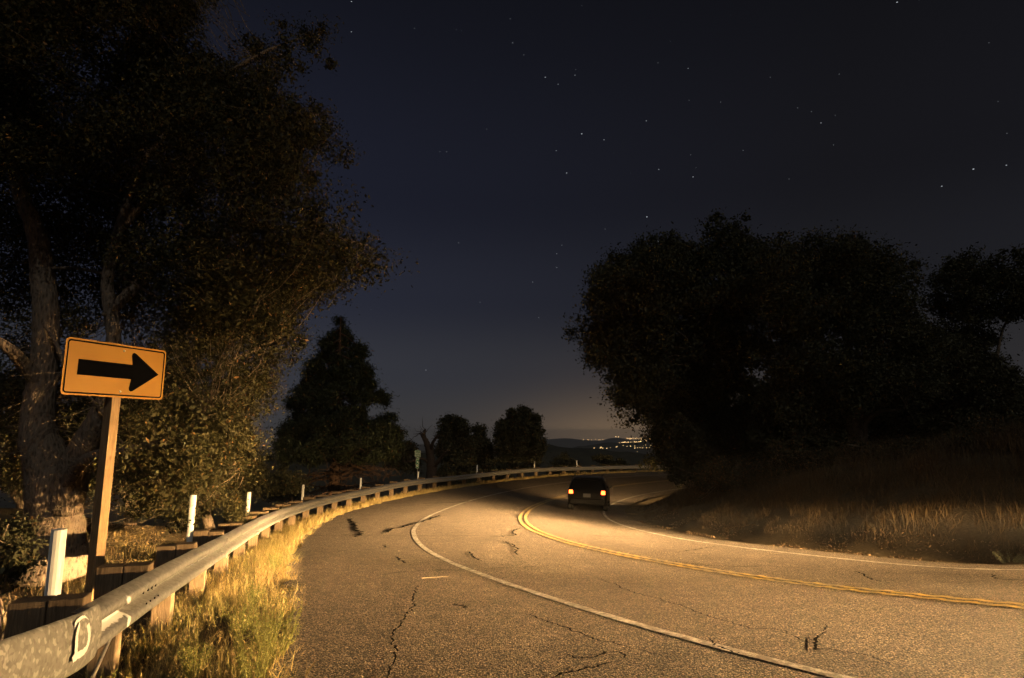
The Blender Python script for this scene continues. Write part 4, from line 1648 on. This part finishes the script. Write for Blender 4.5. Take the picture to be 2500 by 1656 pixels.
# --- trees beyond the far rail
c5 = lambda pts: [(950 + x / 3.381, 960 + y / 3.381) for x, y in pts]
tree('dark_tree', 'dark bushy tree just beyond the dead tree', c5([(400, 350), (430, 190), (520, 165), (600, 195), (660, 230), (690, 300), (700, 420), (740, 600), (420, 640), (380, 480)]),
     56, 61, base_of(1110, 1165, 58), .28, 110, .45, .8, 26000, .22, DARK_COL, group='trees beyond the guardrail', limbs=7, twigs=20, spray=.22)
tree('dark_tree', 'smaller dark tree between two bushier trees beyond the guardrail', c5([(690, 300), (740, 240), (790, 290), (810, 360), (860, 480), (860, 640), (690, 640)]),
     61, 64, base_of(1178, 1165, 62), .2, 60, .4, .65, 14000, .22, DARK_COL, group='trees beyond the guardrail', limbs=5, twigs=15, spray=.22)
tree('dark_tree', 'round leafy tree standing alone beside the view of the valley', c5([(860, 330), (900, 230), (970, 180), (990, 110), (1060, 75), (1150, 110), (1230, 170), (1260, 240), (1250, 300), (1310, 310),
     (1280, 370), (1290, 450), (1300, 520), (1250, 600), (1050, 640), (900, 600), (880, 450)]),
     56, 61.5, base_of(1268, 1170, 58.5), .3, 150, .45, .8, 40000, .22, DARK_COL, group='trees beyond the guardrail', limbs=9, twigs=30, spray=.2)

SHRUBS = [  # centre px, top px, depth, half width px, label
    (985, 1078, 50, 48, 'low dark shrub between conifer and dead tree'),
    (1120, 1120, 52, 70, 'low dark shrub behind the rail below the bushy tree'),
    (1205, 1115, 55, 50, 'low dark shrub left of the round leafy tree'),
    (1380, 1112, 66, 55, 'low dark brush beyond the rail above the car'),
    (1480, 1110, 70, 70, 'low dark brush beyond the rail, next to the big oaks'),
    (690, 1150, 27, 60, 'dark shrub under the conifer, nearer the arrow sign'),
    (610, 1120, 30, 50, 'dark shrub in the gap between oak and conifer'),
]
for cx, ty, d, hw, lab in SHRUBS:
    b = base_of(cx, ty + 40, d)
    bot = 828 - F_PX * 0 + 400
    poly = [(cx - hw, ty + 75), (cx - hw * .9, ty + 30), (cx - hw * .4, ty + 3), (cx, ty - 6), (cx + hw * .5, ty + 6), (cx + hw * .95, ty + 32), (cx + hw, ty + 75)]
    tree('shrub', lab, poly, d - 1.4, d + 1.4, b, .06, 26, .3, .6, 6500, .22 if d > 40 else .12, DARK_COL, group='dark shrubs beyond the guardrail', limbs=4, twigs=8, spray=.2, cat='shrub')

# lit shrub and sapling near the second marker post
tree('leafy_shrub', 'small lit leafy shrub between two marker posts', [(540, 1310), (545, 1240), (560, 1205), (585, 1210), (590, 1260), (580, 1310)], 11.5, 12.6, base_of(563, 1290, 12), .03, 14, .10, .2, 2600, .05, OAK_COL, limbs=5, twigs=20, spray=.07, cat='shrub')
tree('leafy_shrub', 'dark needle-leaved sapling at the left edge beside the oak trunk', [(-60, 1430), (-60, 1300), (20, 1240), (80, 1290), (95, 1360), (60, 1430)], 5.8, 6.8, base_of(20, 1420, 6.3), .02, 16, .12, .25, 3000, .05, DARK_COL, limbs=6, twigs=20, spray=.07, cat='shrub')

# --- oaks on the inner bank
OAK_A = [(1378, 830), (1395, 800), (1425, 765), (1430, 700), (1437, 648), (1513, 605), (1560, 585), (1624, 568), (1700, 575), (1722, 534), (1817, 516), (1873, 575), (1900, 640), (1880, 800),
         (1850, 1000), (1800, 1150), (1665, 1190), (1635, 1134), (1604, 1083), (1560, 1050), (1503, 1022), (1472, 951), (1427, 880)]
OAK_B = [(1850, 640), (1880, 580), (1959, 557), (2035, 562), (2091, 542), (2162, 587), (2228, 630), (2262, 700), (2270, 774), (2330, 810), (2365, 845), (2310, 905), (2315, 965), (2220, 1010), (2120, 1030),
         (2020, 1060), (1920, 1070), (1840, 1050), (1820, 900)]
OAK_C = [(2235, 680), (2300, 650), (2305, 615), (2360, 598), (2400, 630), (2440, 610), (2500, 598), (2560, 640), (2570, 760), (2475, 800), (2450, 850), (2490, 900), (2570, 930), (2570, 1130), (2240, 1130), (2250, 900), (2280, 780)]
OAK_D = [(1540, 1040), (1650, 1020), (1760, 1060), (1860, 1080), (1880, 1180), (1700, 1195), (1640, 1170), (1590, 1090)]
tree('oak_tree', 'wide dark oak overhanging the inner lane past the car', OAK_A, 29, 37, base_of(1700, 1150, 33), .42, 400, .6, 1.25, 130000, .17, DARK_COL, group='oaks on the inner bank', limbs=14, twigs=90, spray=.26)
tree('oak_tree', 'dark oak with slanting trunk right of the overhanging one', OAK_B, 23.5, 30, base_of(2110, 1150, 26), .34, 300, .55, 1.05, 115000, .125, DARK_COL, group='oaks on the inner bank', limbs=13, twigs=120, spray=.22,
     trunk_top=at(2050, 900, 26))
tree('oak_tree', 'black silhouetted oak at the right edge of the picture', OAK_C, 33, 39, base_of(2420, 1130, 36), .36, 200, .6, 1.1, 60000, .17, DARK_COL, group='oaks on the inner bank', limbs=10, twigs=40, spray=.26)
tree('oak_tree', 'low dense young oak under the overhanging oak', OAK_D, 27, 31.5, base_of(1740, 1180, 29), .16, 110, .4, .7, 40000, .13, DARK_COL, group='oaks on the inner bank', limbs=8, twigs=40, spray=.2)
BR = [(1930, 1075, 22, 110, 85, 'scrubby bush on the inner bank below the slanting oak'), (2090, 1070, 21, 110, 90, 'tangled bush on the inner bank right of the slanting trunk'),
      (2260, 1045, 19.5, 130, 110, 'broad twiggy bush on the inner bank near the right edge'), (2430, 1020, 18, 130, 130, 'twiggy bush cut off by the right edge of the picture'),
      (1790, 1110, 23, 100, 70, 'small bush on the inner bank below the overhanging oak')]
THK = [(1760, 900, 41, 170, 170, 'dark thicket behind the overhanging oak'), (1930, 930, 40, 200, 150, 'dark thicket between the two largest oaks'), (2200, 930, 40, 210, 150, 'dark thicket between slanting oak and right edge'), (2480, 940, 42, 190, 150, 'dark thicket behind the silhouetted oak')]
for cx, ty, d, hw, hh, lab in THK:
    poly = [(cx - hw, ty + hh * 1.5), (cx - hw * .9, ty + hh * .5), (cx - hw * .35, ty + 4), (cx, ty - 8), (cx + hw * .45, ty + 6), (cx + hw * .95, ty + hh * .5), (cx + hw, ty + hh * 1.5)]
    tree('thicket_tree', lab, poly, d - 2, d + 2, base_of(cx, ty + hh, d), .2, 130, .6, 1.0, 30000, .24, DARK_COL, group='thicket behind the inner oaks', limbs=6, twigs=10, spray=.3)
for cx, ty, d, hw, hh, lab in BR:
    poly = [(cx - hw, ty + hh * 1.6), (cx - hw * .9, ty + hh * .6), (cx - hw * .35, ty + 4), (cx, ty - 8), (cx + hw * .45, ty + 6), (cx + hw * .95, ty + hh * .6), (cx + hw, ty + hh * 1.6)]
    tree('bush', lab, poly, d - 1.0, d + 1.0, base_of(cx, ty + hh, d), .05, 40, .22, .45, 11000, .075, ((.035, .032, .016), (.075, .065, .03)), group='bushes on the inner bank', limbs=7, twigs=140, spray=.16, cat='shrub', brown=.2)

# ------------------------------------------------------------------ grass, weeds and litter
def blades(x, y, h, lean, width, cols, name, mat=BLADE, label=None, z=None, dry=1.0):
    n = len(x)
    z = ground_z(x, y) - .01 if z is None else z
    a = RNG.random(n) * 2 * np.pi
    la = RNG.random(n) * 2 * np.pi
    side = np.stack([np.cos(a), np.sin(a), 0 * a], -1) * (width * (.6 + .8 * RNG.random(n)))[:, None]
    ln = np.stack([np.cos(la), np.sin(la), 0 * la], -1) * (h * lean * RNG.random(n))[:, None]
    b = np.stack([x, y, z], -1)
    up = np.array([0, 0, 1.0])
    m = b + up * (h * .55)[:, None] + ln * .35
    t = b + up * (h * (.8 + .2 * RNG.random(n)))[:, None] + ln
    V = np.stack([b - side, b + side, m + side * .7, m - side * .7, t + side * .12, t - side * .12], 1).reshape(-1, 3)
    i = np.arange(n)[:, None] * 6
    F = np.concatenate([i + np.array([0, 1, 2, 3]), i + np.array([3, 2, 4, 5])])
    t = RNG.random(n)[:, None]
    c = np.array(cols[0]) * (1 - t) + np.array(cols[1]) * t
    c *= (.6 + .7 * RNG.random(n))[:, None]
    return fast_mesh(name, V, F, mat, tint=np.repeat(c, 6, 0))


def along_outer(n, e0, e1, s0, s1, power=1.0):
    """random points beside the outer pavement edge: e = distance beyond the edge, s = arc length from the alignment start"""
    s = s0 + (s1 - s0) * RNG.random(n) ** power
    e = e0 + (e1 - e0) * RNG.random(n)
    R = np.column_stack([np.interp(s, ARC, RD[:, k]) for k in range(RD.shape[1])])
    l = np.column_stack([np.interp(s, ARC, RL[:, 0]), np.interp(s, ARC, RL[:, 1])])
    o = R[:, 4] + R[:, 6] + e
    return R[:, 0] + l[:, 0] * o, R[:, 1] + l[:, 1] * o


def along_inner(n, e0, e1, s0, s1):
    s = s0 + (s1 - s0) * RNG.random(n)
    e = e0 + (e1 - e0) * RNG.random(n)
    R = np.column_stack([np.interp(s, ARC, RD[:, k]) for k in range(RD.shape[1])])
    l = np.column_stack([np.interp(s, ARC, RL[:, 0]), np.interp(s, ARC, RL[:, 1])])
    o = -(R[:, 5] + INNER_EDGE + e)
    return R[:, 0] + l[:, 0] * o, R[:, 1] + l[:, 1] * o


def s_at(x, y):
    return float(ARC[np.argmin((RC[:, 0] - x) ** 2 + (RC[:, 1] - y) ** 2)])


S_CAM = s_at(5.75, 6.9)
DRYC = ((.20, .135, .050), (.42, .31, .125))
GRNC = ((.125, .110, .028), (.27, .235, .07))
# verge between pavement and guardrail, measured from the rail itself so that it follows the near end too
def along_rail(n, s0, s1, o0, o1):
    s = s0 + (s1 - s0) * RNG.random(n)
    P, T, N = rail_at(s)
    o = o0 + (o1 - o0) * RNG.random(n)
    return P[:, 0] + N[:, 0] * o, P[:, 1] + N[:, 1] * o


def edge_keep(x, y, margin=0.0):
    off, idx, *_ = nearest_road(x, y)
    lim = WO[idx] + SH[idx] + .14 * vnoise(x * 1.7, y * 1.7, 12) + .10 * vnoise(x * 5, y * 5, 13)
    return off > lim + margin


x, y = along_rail(52000, -1.4, 9, -.5, 2.0)
k = edge_keep(x, y, -.10) & ((vnoise(x * 2.2, y * 2.2, 14) + vnoise(x * 6, y * 6, 15) * .5) > -.55)
x, y = x[k], y[k]
tag(blades(x, y, .05 + .17 * RNG.random(len(x)) ** 1.6 * (1 + .5 * vnoise(x, y, 16)), 1.0, .0028, DRYC, 'dry_grass'), 'short dry straw grass along the near guardrail', 'grass', kind='stuff')
x, y = along_rail(9000, -1.4, 9, -.3, 1.8)
k = edge_keep(x, y, -.05) & (vnoise(x * 1.4, y * 1.4, 17) > .15)
x, y = x[k], y[k]
tag(blades(x, y, .10 + .22 * RNG.random(len(x)), .6, .0028, GRNC, 'green_grass'), 'yellow-green grass tufts in the near verge', 'grass', kind='stuff')
x, y = along_rail(46000, 9, NP - 1.2, -.6, 1.6)
k = edge_keep(x, y, -.05)
x, y = x[k], y[k]
tag(blades(x, y, .08 + .22 * RNG.random(len(x)), .7, .007, ((.19, .135, .05), (.36, .28, .11)), 'dry_grass'), 'short dry grass under the far guardrail', 'grass', kind='stuff')
x, y = along_rail(7500, .1, 12, -.42, .25)
k = vnoise(x * 2.5, y * 2.5, 41) > -.5
x, y = x[k], y[k]
tag(blades(x, y, .07 + .20 * RNG.random(len(x)), .6, .0032, ((.15, .11, .04), (.33, .25, .10)), 'dry_grass'), 'taller dry grass crowding the guardrail posts', 'grass', kind='stuff')
# rough growth behind the rail
x, y = along_rail(15000, -1, 8, -4.5, -.55)
k = vnoise(x * .9, y * .9, 18) > -.1
x, y = x[k], y[k]
tag(blades(x, y, .06 + .22 * RNG.random(len(x)), .9, .004, ((.09, .065, .028), (.22, .16, .07)), 'dead_grass'), 'sparse dead grass and stalks behind the near guardrail', 'grass', kind='stuff')
# inner bank
si0, si1 = s_at(14, 4), s_at(2, 33)
x, y = along_inner(60000, .6, 5.0, si0, si1)
k = (vnoise(x * 1.2, y * 1.2, 19) + .6 * vnoise(x * 3.3, y * 3.3, 29) > -.25)
x, y = x[k], y[k]
ei_ = -nearest_road(x, y)[0] - 4.4
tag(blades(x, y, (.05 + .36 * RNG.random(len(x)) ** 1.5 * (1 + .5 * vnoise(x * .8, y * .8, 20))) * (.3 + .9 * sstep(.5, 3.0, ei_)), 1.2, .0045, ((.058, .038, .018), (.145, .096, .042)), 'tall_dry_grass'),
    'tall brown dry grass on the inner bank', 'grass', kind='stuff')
x, y = along_inner(16000, 4.0, 10, si0, si1)
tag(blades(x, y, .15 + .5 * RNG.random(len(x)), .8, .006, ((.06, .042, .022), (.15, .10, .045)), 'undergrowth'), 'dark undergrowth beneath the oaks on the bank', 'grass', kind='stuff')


def litter(x, y, size, cols, name, label, lift=.012, z=None):
    n = len(x)
    z = (ground_z(x, y) if z is None else z) + lift + RNG.random(n) * .015
    V, F = leaf_quads(np.stack([x, y, z], -1), size * (.5 + RNG.random(n)), .5, 2.5, .5)
    t = RNG.random(n)[:, None]
    c = (np.array(cols[0]) * (1 - t) + np.array(cols[1]) * t) * (.7 + .6 * RNG.random(n))[:, None]
    return tag(fast_mesh(name, V, F, LITTER, tint=np.repeat(c, 4, 0)), label, 'leaf litter', kind='stuff')


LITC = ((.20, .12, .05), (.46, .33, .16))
x, y = along_rail(9000, -1.4, 10, -.2, 2.2)
k = edge_keep(x, y, -.30)
litter(x[k], y[k], .030, LITC, 'fallen_leaves', 'dry fallen leaves along the near pavement edge')
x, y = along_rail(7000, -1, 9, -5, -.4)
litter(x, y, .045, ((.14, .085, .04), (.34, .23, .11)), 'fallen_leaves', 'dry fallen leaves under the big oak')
x, y = along_inner(9000, -.25, 1.5, si0, si1)
k = vnoise(x * .9, y * .9, 22) + vnoise(x * 3, y * 3, 23) * .5 > -.1
litter(x[k], y[k], .05, ((.12, .075, .04), (.30, .20, .11)), 'fallen_leaves', 'brown fallen leaves heaped along the inner edge')
# a few leaves and chips lying on the asphalt
x = RNG.uniform(-4, 9, 300); y = 4 + 20 * RNG.random(300) ** 1.6
off, idx, *_ = nearest_road(x, y)
k = (off < WO[idx] + SH[idx]) & (off > -WI[idx])
x, y, off, idx = x[k], y[k], off[k], idx[k]
litter(x, y, .021, ((.24, .18, .10), (.44, .36, .24)), 'stray_leaves', 'single pale leaves lying on the asphalt', .012, RC[idx, 2] + BANK[idx] * off)


def sprig(name, label, c, n_st, h, spread, cols, wleaf=.018, group=None, per=34):
    """a feathery upright weed: stems with short leaves"""
    z = ground_z(c[0], c[1])
    root = empty(name, (c[0], c[1], z))
    tag(root, label, 'weed', group)
    mb = MB(); L, T_ = [], []
    for k in range(n_st):
        a = random.uniform(0, 6.28); r = random.uniform(0, spread * .35)
        st = np.array([r * math.cos(a), r * math.sin(a), 0])
        e = st + np.array([math.cos(a) * spread * random.uniform(.2, 1), math.sin(a) * spread * random.uniform(.2, 1), h * random.uniform(.6, 1.05)])
        p = limb_path(st, e, 7, .04)
        mb.tube(p, np.linspace(.004, .0015, 7), 4, cap=False)
        t = RNG.random(per) ** .8
        q = np.stack([np.interp(t, np.linspace(0, 1, 7), p[:, i]) for i in range(3)], -1)
        L.append(q + RNG.normal(0, .014, q.shape) * np.array([1, 1, .6]))
    mb.build('stem', BLADE, root)
    st = root.children[0].data
    ca_ = st.color_attributes.new('tint', 'FLOAT_COLOR', 'POINT')
    ca_.data.foreach_set('color', np.tile(np.array([*cols[0], 1.0], np.float32), len(st.vertices)))
    L = np.vstack(L)
    V, F = leaf_quads(L, wleaf * (.7 + .6 * RNG.random(len(L))), .28, -.2)
    t = RNG.random(len(L))[:, None]
    c_ = (np.array(cols[0]) * (1 - t) + np.array(cols[1]) * t) * (.7 + .6 * RNG.random(len(L)))[:, None]
    fo = fast_mesh('foliage', V, F, BLADE, root, tint=np.repeat(c_, 4, 0)); fo['kind'] = 'stuff'
    return root


WEED = ((.110, .108, .026), (.24, .235, .062))
WP = [(-1.92, 4.75, .42, 30, 'tall feathery green weed at the pavement edge, nearest the camera'), (-2.02, 5.35, .50, 34, 'tallest feathery green weed at the pavement edge'),
      (-2.30, 5.85, .46, 30, 'feathery green weed right behind the tallest one'), (-2.72, 4.35, .30, 22, 'green weed below the painted mark on the rail'),
      (-2.55, 5.1, .30, 20, 'short green weed in mid verge by the second rail post'), (-2.85, 6.6, .34, 20, 'green weed in the verge past the tall ones'),
      (-3.35, 8.1, .34, 22, 'green weed near the verge edge by the third rail post'), (-2.1, 3.95, .26, 20, 'low green weed at the bottom of the picture'),
      (-4.2, 11.0, .36, 24, 'green weed far along the near verge')]
for x0, y0, h, n_, lab in WP:
    sprig('weed', lab, (x0, y0), n_, h, h * .42, WEED, .022, 'green weeds in the verge', 46)
for q, (s_, lab) in enumerate(((.30, 'grey-green weed clump at the inner pavement edge, leftmost'), (.22, 'grey-green weed clump in the middle of the inner edge'),
                               (.15, 'grey-green weed clump on the leaf heap, inner edge'), (.07, 'grey-green weed clump at the right end of the inner edge'))):
    x, y = along_inner(1, .55, .7, si0 + (si1 - si0) * s_, si0 + (si1 - si0) * s_ + .01)
    sprig('weed', lab, (x[0], y[0]), 34, .26, .28, ((.07, .075, .045), (.16, .16, .10)), .03, 'weeds along the inner edge', 26)

# stick on the shoulder
sk = np.array([[-1.42, 9.78], [-1.25, 9.85], [-1.02, 9.95]])
STICK = m_plain('bleached_wood', (.26, .19, .12), .8)
tag(MB().tube([(a, b, road_z(a, b) + .018) for a, b in sk], [.004, .0035, .002], 6).build('stick', STICK), 'thin pale stick lying on the asphalt shoulder', 'stick')

# ------------------------------------------------------------------ haze over the valley
hz_m = bpy.data.materials.new('night_haze')
hz_m.use_nodes = True
ht = hz_m.node_tree
ht.nodes.clear()
ho = ht.nodes.new('ShaderNodeOutputMaterial')
hv = ht.nodes.new('ShaderNodeVolumePrincipled')
hv.inputs['Color'].default_value = (.92, .92, .95, 1)
hv.inputs['Density'].default_value = 7e-5
ht.links.new(hv.outputs[0], ho.inputs['Volume'])
haze = MB().box((0, 0, (-420 + 24) / 2), (23000, 23000, 444)).build('haze', hz_m)
tag(haze, kind='stuff')
